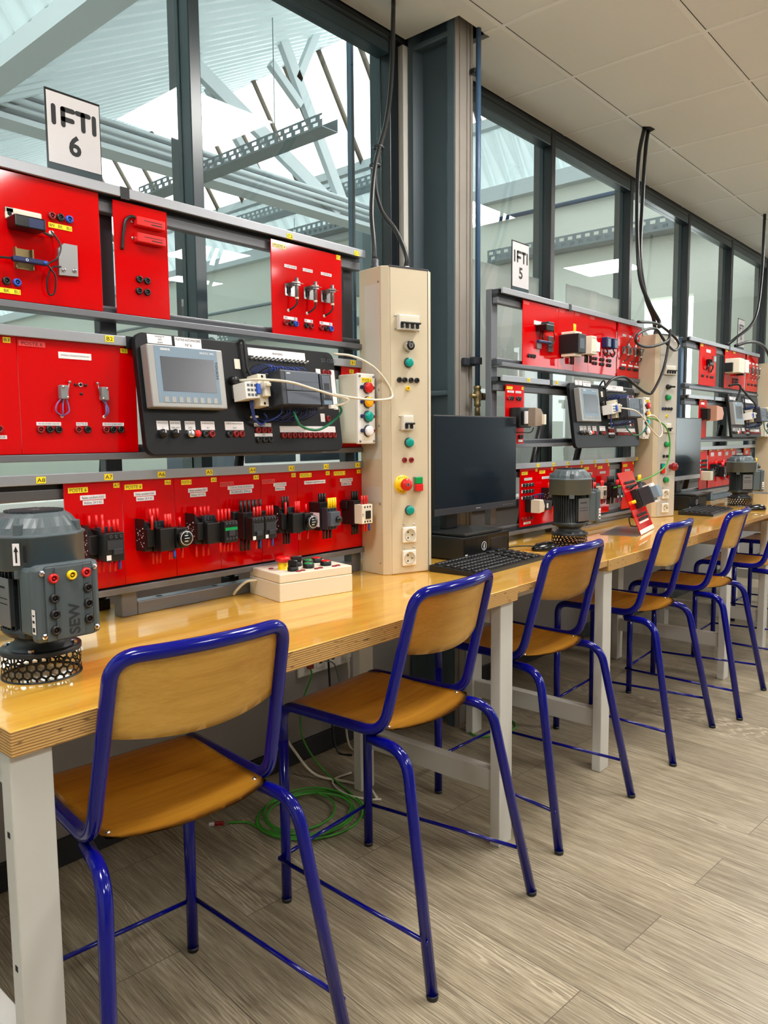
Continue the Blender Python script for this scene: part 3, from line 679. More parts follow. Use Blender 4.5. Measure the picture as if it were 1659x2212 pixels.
# ------------------------------------------------------------------ benches
def bench(k, label_):
    t = thing('workbench', label_, 'workbench', (k*P, 0, 0), 0, 'thick plywood workbenches along the glass')
    b = MB().m(M_BENCH).box(0, 1.5, 0, 0.735, H-0.0441, H, bv=0.0015, seg=1)
    b.m(M_PLY)
    for f in b.bm.faces:
        if abs(f.normal.z) < 0.5: f.material_index = 1
    b.obj('tabletop', t)
    for x in (0.004, 1.436):
        for y in (0.02, 0.60):
            q = MB().m(M_LEGW).box(x, x+0.07, y, y+0.036, 0, H-0.0445, 0.003)
            q.m(M_HOLE)
            for z in ((0.63, 0.4, 0.26) if k == 0 and x < 0.1 else ()):
                q.lathe([(0.005, 0.0006), (0, 0.0006)], 10, o=(x, y+0.018, z), axis='x') if False else q.box(x-0.0006, x, y+0.013, y+0.022, z-0.005, z+0.005)
            q.obj('leg', t)
        box(M_LEGW, x+0.012, x+0.05, 0.056, 0.60, 0.165, 0.235, bv=0.003).obj('lower_rail', t)
        box(M_LEGW, x+0.012, x+0.05, 0.056, 0.60, H-0.115, H-0.0446, bv=0.003).obj('upper_rail', t)
    box(M_LEGW, 0.075, 1.435, 0.61, 0.63, H-0.115, H-0.0446, bv=0.003).obj('back_rail', t)
bench(0, 'nearest plywood workbench with grey white legs, at left'); bench(1, 'second plywood workbench, under the rack with the tilted red panel'); bench(2, 'farthest plywood workbench, at the right edge')
for k, lb in ((0, 'thin plywood computer table bridging the nearest and second workbench'), (1, 'thin plywood computer table bridging the second and farthest workbench')):
    t = thing('computer_table', lb, 'table', (k*P+1.502, 0, 0), 0, 'thin computer tables between the benches')
    b = MB().m(M_BENCH).box(0, P-1.504, 0.004, 0.735, H-0.024, H-0.001, bv=0.001, seg=1); b.m(M_PLY)
    for f in b.bm.faces:
        if abs(f.normal.z) < 0.5: f.material_index = 1
    b.obj('tabletop', t)
    box(M_LEGW, 0.0, P-1.504, 0.10, 0.13, H-0.075, H-0.0245, bv=0.002).obj('front_rail', t); box(M_LEGW, 0.0, P-1.504, 0.62, 0.65, H-0.075, H-0.0245, bv=0.002).obj('back_rail', t)

# ------------------------------------------------------------------ stools
def stool_meshes():
    wF, wR, zr, wV, yV, wT, yT, zT, hd = 0.18, 0.247, 0.556, 0.186, -0.08, 0.173, -0.168, 0.905, 0.262
    D = {}; r = 0.0137
    for s in (-1, 1):
        D['leg', s, 'f'] = MB().m(M_BLUE).tube([(s*wF, hd, 0.004), (s*wF, hd, 0.46)], r, 14).mesh('leg')
        D['leg', s, 'r'] = MB().m(M_BLUE).tube(bend([(s*0.180, -0.035, zr-0.022), (s*0.198, -0.158, zr-0.022), (s*wR, -hd, 0.004)], 0.07, 8), r, 14).mesh('leg')
    D['cap'] = MB().m(M_BLACK).lathe([(0, 0), (r*0.98, 0), (r*1.03, 0.006), (r*1.03, 0.012), (0, 0.012)], 14).mesh('foot_cap')
    top = []
    n = 12
    for i in range(n+1):
        f = i/n; x = -wT+2*wT*f; top.append((x, yT-0.035*(1-(2*f-1)**2), zT+0.004*(1-(2*f-1)**2)))
    path = bend([(-wF, hd, 0.46), (-wF, hd, zr), (-wV, yV, zr), (-wT, yT, zT-0.0)], 0.06, 8)[:-1]
    left = [(-wF, hd, 0.46), (-wF, hd, zr), (-wV, yV, zr)]
    L1 = bend(left+[(-wT, yT, zT)]+top[3:10]+[(wT, yT, zT), (wV, yV, zr), (wF, hd, zr), (wF, hd, 0.46)], 0.06, 8)
    D['frame'] = MB().m(M_BLUE).tube(L1, r, 14).mesh('tube_frame')
    # seat
    bm = bmesh.new(); nx, ny = 16, 16; g = []
    for j in range(ny+1):
        row = []
        for i in range(nx+1):
            fx = i/nx*2-1; fy = j/ny
            x = fx*0.172; yb = -0.145+0.045*abs(fx)**2.6+ (0.03 if abs(fx) > 0.97 else 0)*0; y = yb+(0.262-yb)*fy
            x *= 1-0.02*(1-fy)**6
            z = zr+0.010-0.010*math.exp(-((fy-0.35)/0.3)**2)*(1-fx*fx*0.6) - 0.012*max(0, fy-0.85)/0.15*max(0, fy-0.85)/0.15
            row.append(bm.verts.new((x, y, z)))
        g.append(row)
    for j in range(ny):
        for i in range(nx): bm.faces.new((g[j][i], g[j][i+1], g[j+1][i+1], g[j+1][i])).smooth = True
    bmesh.ops.solidify(bm, geom=bm.faces[:], thickness=0.011)
    me = bpy.data.meshes.new('seat'); bm.to_mesh(me); bm.free(); me.materials.append(M_SEAT); D['seat'] = me
    # backrest : curved plywood between the uprights
    bm = bmesh.new(); nx, nz = 18, 8; g = []
    for j in range(nz+1):
        row = []
        for i in range(nx+1):
            fx = i/nx*2-1; fz = j/nz
            z0 = 0.755-0.018*(1-fx*fx); z1 = zT-0.004; z = z0+(z1-z0)*fz
            k = (z-zr)/(zT-zr); hw = wV+(wT-wV)*k-0.008; y = yV+(yT-yV)*k-0.036*(1-fx*fx)
            row.append(bm.verts.new((fx*hw, y+0.003, z)))
        g.append(row)
    for j in range(nz):
        for i in range(nx): bm.faces.new((g[j][i], g[j][i+1], g[j+1][i+1], g[j+1][i])).smooth = True
    bmesh.ops.solidify(bm, geom=bm.faces[:], thickness=0.009)
    me = bpy.data.meshes.new('backrest'); bm.to_mesh(me); bm.free(); me.materials.append(M_BACK); D['back'] = me
    zs = 0.125
    for s in (-1, 1):
        k = zs/0.5; D['foot', s] = MB().m(M_BLUE).tube([(s*(wF+0.014), hd+0.012, zs), (s*(wR-0.014*k), -hd+0.11*k*0.5, zs)], 0.0055, 8).mesh('footrest_bar')
    D['foot', 0] = MB().m(M_BLUE).tube([(-wF-0.014, hd+0.012, zs), (wF+0.014, hd+0.012, zs)], 0.0055, 8).mesh('footrest_bar')
    D['screw'] = MB().m(M_CHROME).lathe([(0.005, 0), (0.004, 0.003), (0, 0.0035)], 10).mesh('bolt')
    return D
SD = stool_meshes()
def stool(label_, x, y, a):
    t = thing('stool', label_, 'stool', (x, y, 0), R(a), 'blue tubular stools along the benches')
    for s in (-1, 1):
        l = put(SD['leg', s, 'f'], 'leg', t); put(SD['cap'], 'foot_cap', l, (s*0.18, 0.262, -0.0005))
        l = put(SD['leg', s, 'r'], 'leg', t); put(SD['cap'], 'foot_cap', l, (s*0.247, -0.262, -0.0005))
        put(SD['foot', s], 'footrest_bar', t)
        put(SD['screw'], 'bolt', t, (s*0.155, -0.075, 0.563))
    put(SD['foot', 0], 'footrest_bar', t); put(SD['frame'], 'tube_frame', t); put(SD['seat'], 'seat', t); put(SD['back'], 'backrest', t)
stool('nearest blue stool, largest in view, at the left bench end', 0.337, 0.10, -6.0)
stool('second blue stool from the camera, in front of the power column', 1.028, 0.068, 3.8)
stool('third blue stool, in front of the computer keyboard', 1.783, 0.12, -1.8)
stool('fourth blue stool, in front of the tilted red panel', 2.609, 0.104, 1.7)
stool('fifth blue stool, at the right end of the second bench', 3.262, 0.064, 3.7)
stool('sixth blue stool, cut by the right edge of the picture', 4.075, 0.03, 2.0)
stool('farthest dark looking stool, behind the sixth stool at right', 5.1, 0.12, 0.0)

# ------------------------------------------------------------------ racks
def rack(dx, label_, mt_up, x0, x1, dz3=0.0, foot=True, breaks=(0.555, 0.554), tags=()):
    t = thing('equipment_rack', label_, 'rack', (dx, 0.57, H))
    zo = -H
    L1 = x1-x0
    def rail(z, nm, hh=0.026, top=True):
        # top rail: aluminium fascia in front of a dark channel
        b = MB().m(M_ALU if top else M_RAIL)
        if top:
            b.box(x0, x1, -0.034, -0.0245, z+zo-0.024, z+zo, 0.0015).box(x0, x1, -0.0245, -0.012, z+zo-0.006, z+zo-0.001); b.m(M_DGREY).box(x0, x1, -0.012, 0.02, z+zo-0.022, z+zo-0.004).m(M_RAIL).box(x0, x1, -0.010, 0.016, z+zo-0.062, z+zo-0.036, 0.003)
            b.m(M_BLACK).box(x0, x1, -0.006, 0.016, z+zo-0.036, z+zo-0.022)
        else:
            b.box(x0, x1, -0.034, -0.0245, z+zo-0.006, z+zo+0.010, 0.0015).box(x0, x1, -0.0245, 0.018, z+zo-0.006, z+zo-0.002); b.m(M_DGREY).box(x0, x1, -0.008, 0.018, z+zo, z+zo+0.022); b.m(M_RAIL).box(x0, x1, -0.006, 0.016, z+zo+0.022, z+zo+0.03, 0.002)
        b.obj('rail', t)
    rail(1.873, 'rail'); rail(1.56, 'rail', top=False); rail(1.517, 'rail'); rail(1.222, 'rail', top=False); rail(1.187+dz3, 'rail'); rail(0.886+dz3, 'rail', top=False)
    for x in ((x0, 0.505, x1-0.05) if x0 < 0.1 else (x0, x1-0.05)):
        box(mt_up, x, x+0.045, 0.02, 0.05, 0.075, 1.873+zo, bv=0.003).obj('upright', t)
    # foot frame
    xa, xb = 0.515+0.04*dx, x1-0.01
    b = MB().m(mt_up if mt_up is M_BLUEGREY else M_RAIL).box(xa, xa+0.045, -0.008, 0.03, 0, 0.072, 0.003).box(xb-0.045, xb, -0.008, 0.03, 0, 0.072, 0.003).box(xa+0.045, xb-0.045, -0.008, 0.03, 0, 0.035, 0.003)
    b.m(M_HOLE)
    for x in (xa+0.12, xa+0.3): b.lathe([(0.009, 0), (0, 0)], 14, o=(x, 0.011, 0.0354))
    b.obj('foot_frame', t)
    for x in (0.53, 0.96):
        b = MB().m(M_BLACK).tube([(x, 0.13, 0.012), (x+(0.0 if x0 < 0.1 else 0.06), 0.045, 0.52)], 0.018, 4); b.obj('brace', t)
        MB().m(M_BLACK).box(x-0.02, x+0.02, 0.11, 0.15, 0, 0.03, 0.003).obj('rubber_foot', t)
    for x in breaks: MB().m(M_BLACK).box(x-0.012, x+0.012, -0.0350, -0.024, 1.845+zo if x == breaks[0] else 1.489+zo, 1.8735+zo if x == breaks[0] else 1.5175+zo).obj('joint_cover', t)
    for s, x, z in tags:
        label(t, x-0.011, x+0.011, z+zo-0.0075, z+zo+0.0075, M_YEL, s, y=-0.0346)
    return t
rack(0, 'nearest aluminium rack of red panels, filling the left of the picture', M_DGREY, 0.0, 1.418, tags=[('C2', 1.088, 1.857), ('C1', 1.376, 1.857), ('B2', 0.498, 1.507), ('B1', 1.352, 1.507), ('A8', 0.314, 1.174), ('A7', 0.48, 1.174), ('A6', 0.627, 1.174), ('A5', 0.776, 1.174), ('A4', 0.926, 1.174), ('A3', 1.076, 1.174), ('A2', 1.223, 1.174), ('A1', 1.369, 1.174)])
D5, D4 = P, 2*P
rack(D5, 'second aluminium rack of red panels, behind the tilted red panel', M_RAIL, 0.12, 1.55, dz3=-0.04, breaks=(0.70, 0.53), tags=[('B3', 0.33, 1.507), ('B2', 0.58, 1.507), ('A7', 0.42, 1.134), ('A6', 0.56, 1.134), ('A5', 0.70, 1.134), ('A4', 0.84, 1.134), ('A3', 0.98, 1.134), ('A2', 1.12, 1.134), ('A1', 1.5, 1.134)])
rack(D4, 'farthest rack of red panels with blue grey uprights, at the right edge', M_BLUEGREY, 0.14, 1.62, breaks=(0.9, 0.62))

# ------------------------------------------------------------------ station signs
def sign(k, x0, x1, z0, z1, label_, num):
    t = thing('sign', label_, 'sign', (x0, 0.575, z0)); w, h = x1-x0, z1-z0
    MB().m(M_BLACKG).box(0, w, -0.004, 0.0, 0, h, 0.001).m(M_FRAME).box(0.001, w-0.001, -0.0046, -0.004, 0.0, 0.026).obj('backing_plate', t)
    o = box(mat('sign_paper', srgb(200,197,198), 0.22, bump=0.35, bscale=45), 0.003, w-0.003, -0.0052, -0.0042, 0.027, h-0.006).obj('paper', t)
    # rounded letters drawn as capsule strokes
    def cap(b, p, q, r=0.0056):
        p, q = Vector((p[0], 0, p[1])), Vector((q[0], 0, q[1])); d = (q-p).normalized() if (q-p).length else Vector((1, 0, 0)); n = Vector((-d.z, 0, d.x)); vs = []
        for i in range(9): a = PI/2+PI*i/8; vs.append(p+r*(d*math.cos(a)+n*math.sin(a)))
        for i in range(9): a = -PI/2+PI*i/8; vs.append(q+r*(d*math.cos(a)+n*math.sin(a)))
        f = b.bm.faces.new([b.bm.verts.new((v.x, -0.0056, v.z)) for v in vs]); f.material_index = 0
        if f.normal.y > 0: f.normal_flip()
    b = MB().m(M_INK); zt, zb = h*0.80, h*0.615; u = w/0.132
    cap(b, (0.018*u, zt), (0.018*u, zb)); cap(b, (0.04*u, zt), (0.04*u, zb)); cap(b, (0.04*u, zt), (0.064*u, zt)); cap(b, (0.04*u, zt-0.022), (0.062*u, zt-0.022))
    cap(b, (0.074*u, zt), (0.102*u, zt)); cap(b, (0.088*u, zt), (0.088*u, zb)); cap(b, (0.115*u, zt), (0.115*u, zb)); b.obj('lettering', o)
    text(num, 0.03, 0.048, o, (w*0.5, -0.0056, h*0.40), fit=False, name='number')
sign(6, 0.384, 0.518, 1.873, 2.063, 'sign reading IFTI 6 standing on top of the nearest rack', '6')
sign(5, 2.374, 2.512, 1.873, 2.09, 'sign reading IFTI 5 standing on top of the second rack', '5')
sign(4, 5.44, 5.59, 1.873, 2.10, 'narrow looking IFTI 4 sign standing on top of the farthest rack', '4')

# ------------------------------------------------------------------ station 6 : red panels
G6 = 'red panels on the nearest rack'
q = panel('red panel with a black photocell and an aluminium plate, top left of nearest rack', 0.03, 0.491, 1.572, 1.848, 0, G6)
t, X, Z = q.t, q.x, q.z
b = MB().m(M_CREAM).box(0, 0.08, -0.004, 0, 0, 0.014, 0.003).box(0, 0.02, -0.004, 0, -0.012, 0.014, 0.003)
b.m(M_HOLE).lathe([(0.005, 0.0045), (0, 0.0045)], 12, o=(0.009, 0, 0.0), axis='y'); b.obj('mounting_plate', t, (0.27-X, -0.004, 1.756-Z))
b = MB().m(M_BLACKG).box(0, 0.068, -0.042, 0, 0, 0.026, 0.003).m(M_BLUD).box(0.03, 0.062, -0.0426, -0.042, 0.003, 0.022); o = b.obj('photocell', t, (0.272-X, -0.006, 1.722-Z))
MB().m(M_BLKC).tube(spline([(0.066, -0.02, 0.006), (0.085, -0.012, 0.002), (0.102, 0.003, 0.004)]), 0.003).obj('cable', o)
MB().m(M_WHITE).lathe([(0.006, 0), (0.005, 0.003), (0, 0.003)], 12, axis='y').obj('grommet', t, (0.372-X, -0.004, 1.733-Z))
for mt, x in ((M_REDD, 0.374), (M_BLACK, 0.394), (M_BLUP, 0.415)): q.s(mt, (x, 1.771))
o = q.l(0.366, 0.421, 1.745, 1.756, M_YEL, 'BN', frac=(0.2, 0.6))
o.children[0].location.x = -0.02; text('BK', 0.011, 0.007, o, (0, -0.0009, 0)); text('BU', 0.011, 0.007, o, (0.02, -0.0009, 0))
MB().m(M_BRASS).box(0, 0.04, -0.002, 0, 0, 0.045, 0.001).box(0, 0.003, -0.012, 0, 0, 0.045).box(0.037, 0.04, -0.012, 0, 0, 0.045).obj('mounting_plate', t, (0.284-X, -0.004, 1.641-Z))
o = MB().m(M_BLUD).box(0, 0.078, -0.012, 0, 0, 0.012, 0.003).m(M_INKW).lathe([(0.003, 0.0124), (0.002, 0.0124)], 12, o=(0.03, 0, 0.006), axis='y').m(M_BLUP).lathe([(0.004, 0), (0.004, 0.002), (0, 0.002)], 12, o=(0.07, -0.012, 0.006), axis='y').obj('fibre_amplifier', t, (0.272-X, -0.018, 1.652-Z))
MB().m(M_BLKC).tube(spline([(0.078, -0.006, 0.006), (0.10, -0.006, 0.022), (0.112, -0.004, 0.05), (0.105, 0.004, 0.072), (0.098, 0.012, 0.085)]), 0.002).obj('cable', o)
MB().m(M_BLKC).tube(spline([(0.078, -0.006, 0.004), (0.095, -0.006, -0.02), (0.093, 0, -0.055), (0.082, 0.004, -0.058), (0.078, 0.0, -0.03), (0.09, -0.002, 0.0), (0.112, 0, 0.006)]), 0.002).obj('cable', o)
MB().m(M_BLKC).tube(spline([(0, -0.006, 0.006), (-0.03, -0.006, 0.004), (-0.06, 0.01, 0.01)]), 0.0025).obj('cable', o)
b = MB().m(M_STEEL).prism([(0.382, 1.64), (0.428, 1.643), (0.429, 1.714), (0.397, 1.714), (0.383, 1.70)], -0.012, -0.004, 'y', bv=0.001); 
b.obj('aluminium_plate', t, (-X, 0, -Z)); screw(t, 0.393-X, 1.653-Z, -0.012, 0.005); screw(t, 0.419-X, 1.655-Z, -0.012, 0.005)
for mt, x in ((M_BLACK, 0.265), (M_BLUP, 0.288), (M_REDD, 0.243)): q.s(mt, (x, 1.611))
o = q.l(0.235, 0.295, 1.585, 1.596, M_YEL, 'BK', frac=(0.2, 0.6)); text('BU', 0.011, 0.007, o, (0.022, -0.0009, 0))
q = panel('narrow red panel with two red bar sensors and four black sockets, nearest rack', 0.528, 0.677, 1.572, 1.842, 0, G6); t, X, Z = q.t, q.x, q.z
for z in (1.789, 1.75):
    o = MB().m(M_REDP).box(0, 0.08, -0.018, 0, 0, 0.022, 0.002).m(M_INK).box(0.02, 0.07, -0.0183, -0.018, 0.013, 0.0145).box(0.04, 0.07, -0.0183, -0.018, 0.006, 0.0085).obj('bar_sensor', t, (0.58-X, -0.004, z-Z))
    for x in (-0.003, 0.083): screw(t, 0.58+x-X, z+0.01-Z, -0.004, 0.004)
MB().m(M_BLKC).tube(spline([(0.582-X, -0.014, 1.807-Z), (0.57-X, -0.012, 1.808-Z), (0.556-X, -0.010, 1.795-Z), (0.549-X, -0.008, 1.76-Z), (0.546-X, -0.006, 1.727-Z)]), 0.0042).obj('cable', t)
q.s(M_BLACK, (0.59, 1.662), (0.612, 1.661), (0.588, 1.633), (0.611, 1.633))
q = panel('red panel with three metal inductive sensors, beside the nearest power column', 1.023, 1.315, 1.567, 1.841, 0, G6); t, X, Z = q.t, q.x, q.z
q.l(1.03, 1.08, 1.819, 1.831, mat('cream_label', srgb(240, 226, 150), 0.5), 'POSTE 4'); q.l(1.292, 1.31, 1.826, 1.84, M_YEL, 'C1')
for x0, x1 in ((1.073, 1.121), (1.147, 1.187), (1.223, 1.269)): q.l(x0, x1, 1.768, 1.777, M_PAPER, 'CAPTEUR')
for x in (1.073, 1.149, 1.222): prox(t, x-X, 1.686-Z)
for mt, x in ((M_REDD, 1.072), (M_BLACK, 1.094), (M_BLUP, 1.114), (M_BLACK, 1.157), (M_REDD, 1.178), (M_REDD, 1.22), (M_BLACK, 1.242), (M_BLUP, 1.263)): q.s(mt, (x, 1.607))
for x0, x1 in ((1.066, 1.12), (1.15, 1.185), (1.214, 1.269)):
    o = q.l(x0, x1, 1.617, 1.626, M_PAPER, 'BN', frac=(0.18, 0.6)); o.children[0].location.x = -(x1-x0)*0.34; text('BU', 0.010, 0.006, o, ((x1-x0)*0.34, -0.0009, 0))
q = panel('red panel tagged B3 at the left edge, middle row of nearest rack', 0.03, 0.28, 1.233, 1.495, 0, G6)
q.l(0.251, 0.267, 1.478, 1.490, M_YEL, 'B3'); q.s(M_REDD, (0.232, 1.29)); q.l(0.21, 0.248, 1.268, 1.276, M_PAPER, 'MOTEUR'); q.s(M_BLACK, (0.21, 1.29), (0.19, 1.29))
q = panel('large red panel with two grey limit switches, left of the nearest touchscreen board', 0.281, 0.571, 1.233, 1.498, 0, G6); t, X, Z = q.t, q.x, q.z
q.l(0.531, 0.55, 1.477, 1.488, M_YEL, 'B2'); q.l(0.284, 0.344, 1.474, 1.486, M_PINK, 'POSTE 6'); q.l(0.374, 0.454, 1.453, 1.468, M_PAPER, 'MOTEUR A COURANT CONTINU 24V')
for i, x in enumerate((0.368, 0.469)):
    s = 1 if i == 0 else -1
    cx = x+0.010
    o = MB().m(mat('switch_grey', srgb(128, 132, 134), 0.45)).box(-0.009, 0.009, -0.016, 0, -0.016, 0.016, 0.002).obj('limit_switch', t, (cx-X, -0.004, 1.375-Z))
    for a, c in ((-0.004, 0.012), (0.006, -0.012)): MB().m(M_CHROME).lathe([(0.003, 0), (0.003, 0.002), (0, 0.002)], 10, axis='y').obj('screw', o, (a*s, -0.016, c))
    MB().m(M_STEEL).tube([(s*0.010, -0.008, -0.004), (s*0.015, -0.008, 0.022)], 0.0012, 6).lathe([(0.003, 0), (0.003, 0.005), (0, 0.005)], 10, o=(s*0.016, -0.006, 0.024), axis='y').obj('lever', o)
    for dxw, ext in ((-0.006, 0.014), (0.0, 0.004), (0.006, -0.004)):
        MB().m(M_VIOW).tube(spline([(dxw, -0.008, -0.015), (dxw-s*ext*0.9, -0.010, -0.03), (dxw-s*ext, -0.010, -0.045), (-s*0.002, -0.002, -0.055)]), 0.0016, 6).obj('wire', o)
    MB().m(M_WHITE).lathe([(0.004, 0), (0.003, 0.002), (0, 0.002)], 10, axis='y').obj('grommet', t, (cx-s*0.002-X, -0.004, 1.32-Z))
MB().m(M_STEEL).lathe([(0.0055, 0), (0.0055, 0.003), (0.0036, 0.003), (0.0036, 0.001)], 16, axis='y').m(M_HOLE).lathe([(0.0036, 0.001), (0, 0.001)], 12, axis='y').obj('motor_shaft', t, (0.424-X, -0.004, 1.394-Z))
for x, z in ((0.412, 1.394), (0.437, 1.394), (0.425, 1.373)): screw(t, x-X, z-Z, -0.004, 0.0036, mt=M_BLACK)
for x0, x1, s in ((0.315, 0.372, 'FIN DE COURSE GAUCHE'), (0.409, 0.437, 'MOTEUR'), (0.476, 0.532, 'FIN DE COURSE DROIT')): q.l(x0, x1, 1.298, 1.306, M_PAPER, s)
for x in (0.323, 0.413, 0.483): q.s(M_REDD, (x, 1.289))
for x in (0.344, 0.365, 0.436, 0.502, 0.523): q.s(M_BLACK, (x, 1.289))
q = panel('red panel tagged B1 behind the nearest indicator light box', 1.308, 1.418, 1.233, 1.494, 0, G6); q.l(1.345, 1.365, 1.474, 1.486, M_YEL, 'B1')
# bottom row
rows = [('A7', 0.371, 0.520, 'relay', 0.402, 0.982, 'red panel tagged A7 with a black relay, leftmost of the bottom row', 'POSTE 6', M_YEL, ['Relais auxiliaire KA3', 'Bobine  24 V AC'], (0.381, 0.43), (0.497, 0.513), (0.41, 0.475)),
 ('A6', 0.521, 0.670, 'timer', 0.551, 0.984, 'red panel tagged A6 with a dial timer relay, second of the bottom row', 'POSTE 6', M_YEL, ['Relais auxiliaire KA2', 'Bobine  24 V AC'], (0.527, 0.576), (0.642, 0.66), (0.552, 0.614)),
 ('A5', 0.671, 0.815, 'aux', 0.700, 0.986, 'red panel tagged A5 with a relay with green stripe, bottom row', 'POSTE 6', M_YEL, ['Relais auxiliaire KA1', 'Bobine  24 V AC'], (0.692, 0.724), (0.788, 0.806), (0.713, 0.775)),
 ('A4', 0.816, 0.963, 'double', 0.838, 0.985, 'red panel tagged A4 with twin reversing contactors, bottom row', 'POSTE 6', M_PINK, ['CONTACTEURS INVERSEUR', 'BOBINES 24Vac'], (0.818, 0.865), (0.937, 0.956), (0.844, 0.936)),
 ('A3', 0.964, 1.108, 'timer2', 0.993, 0.986, 'red panel tagged A3 with a timer contactor and black wires, bottom row', 'POSTE 6', M_PINK, ['CONTACTEUR', 'BOBINE 24Vac'], (0.968, 1.017), (1.084, 1.101), (1.012, 1.062)),
 ('A2', 1.109, 1.253, 'breaker', 1.155, 0.978, 'red panel tagged A2 with a grey breaker and yellow wires, bottom row', 'POSTE 6', M_YEL, ['Disjoncteur magnétothermique'], (1.118, 1.167), (1.23, 1.247), (1.136, 1.227)),
 ('A1', 1.254, 1.403, 'cream', 1.300, 0.984, 'red panel with a cream contactor, rightmost of the bottom row', 'POSTE 1', M_YEL, ['CONTACTEUR', 'BOBINE 24Vac'], (1.266, 1.318), (1.375, 1.393), (1.294, 1.353))]
for tg, x0, x1, kind, cx, cz, lb, ps, pm, tx, a, b_, c_ in rows:
    q = panel(lb, x0, x1, 0.90, 1.166 if x0 < 0.6 else 1.176, 0, G6)
    z = 1.152 if x0 < 0.6 else 1.156
    if tg in ('A4', 'A3'): z = 1.144
    q.l(a[0], a[1], z-0.013, z, pm, ps); q.l(b_[0], b_[1], 1.146, 1.158, M_YEL, 'A3' if tg == 'A1' else tg)
    for i, s in enumerate(tx): q.l(c_[0]+0.006*(i), c_[1]-0.006*i, 1.121-0.0125*i, 1.132-0.0125*i, M_PAPER, s)
    q.c(cx, cz, kind)

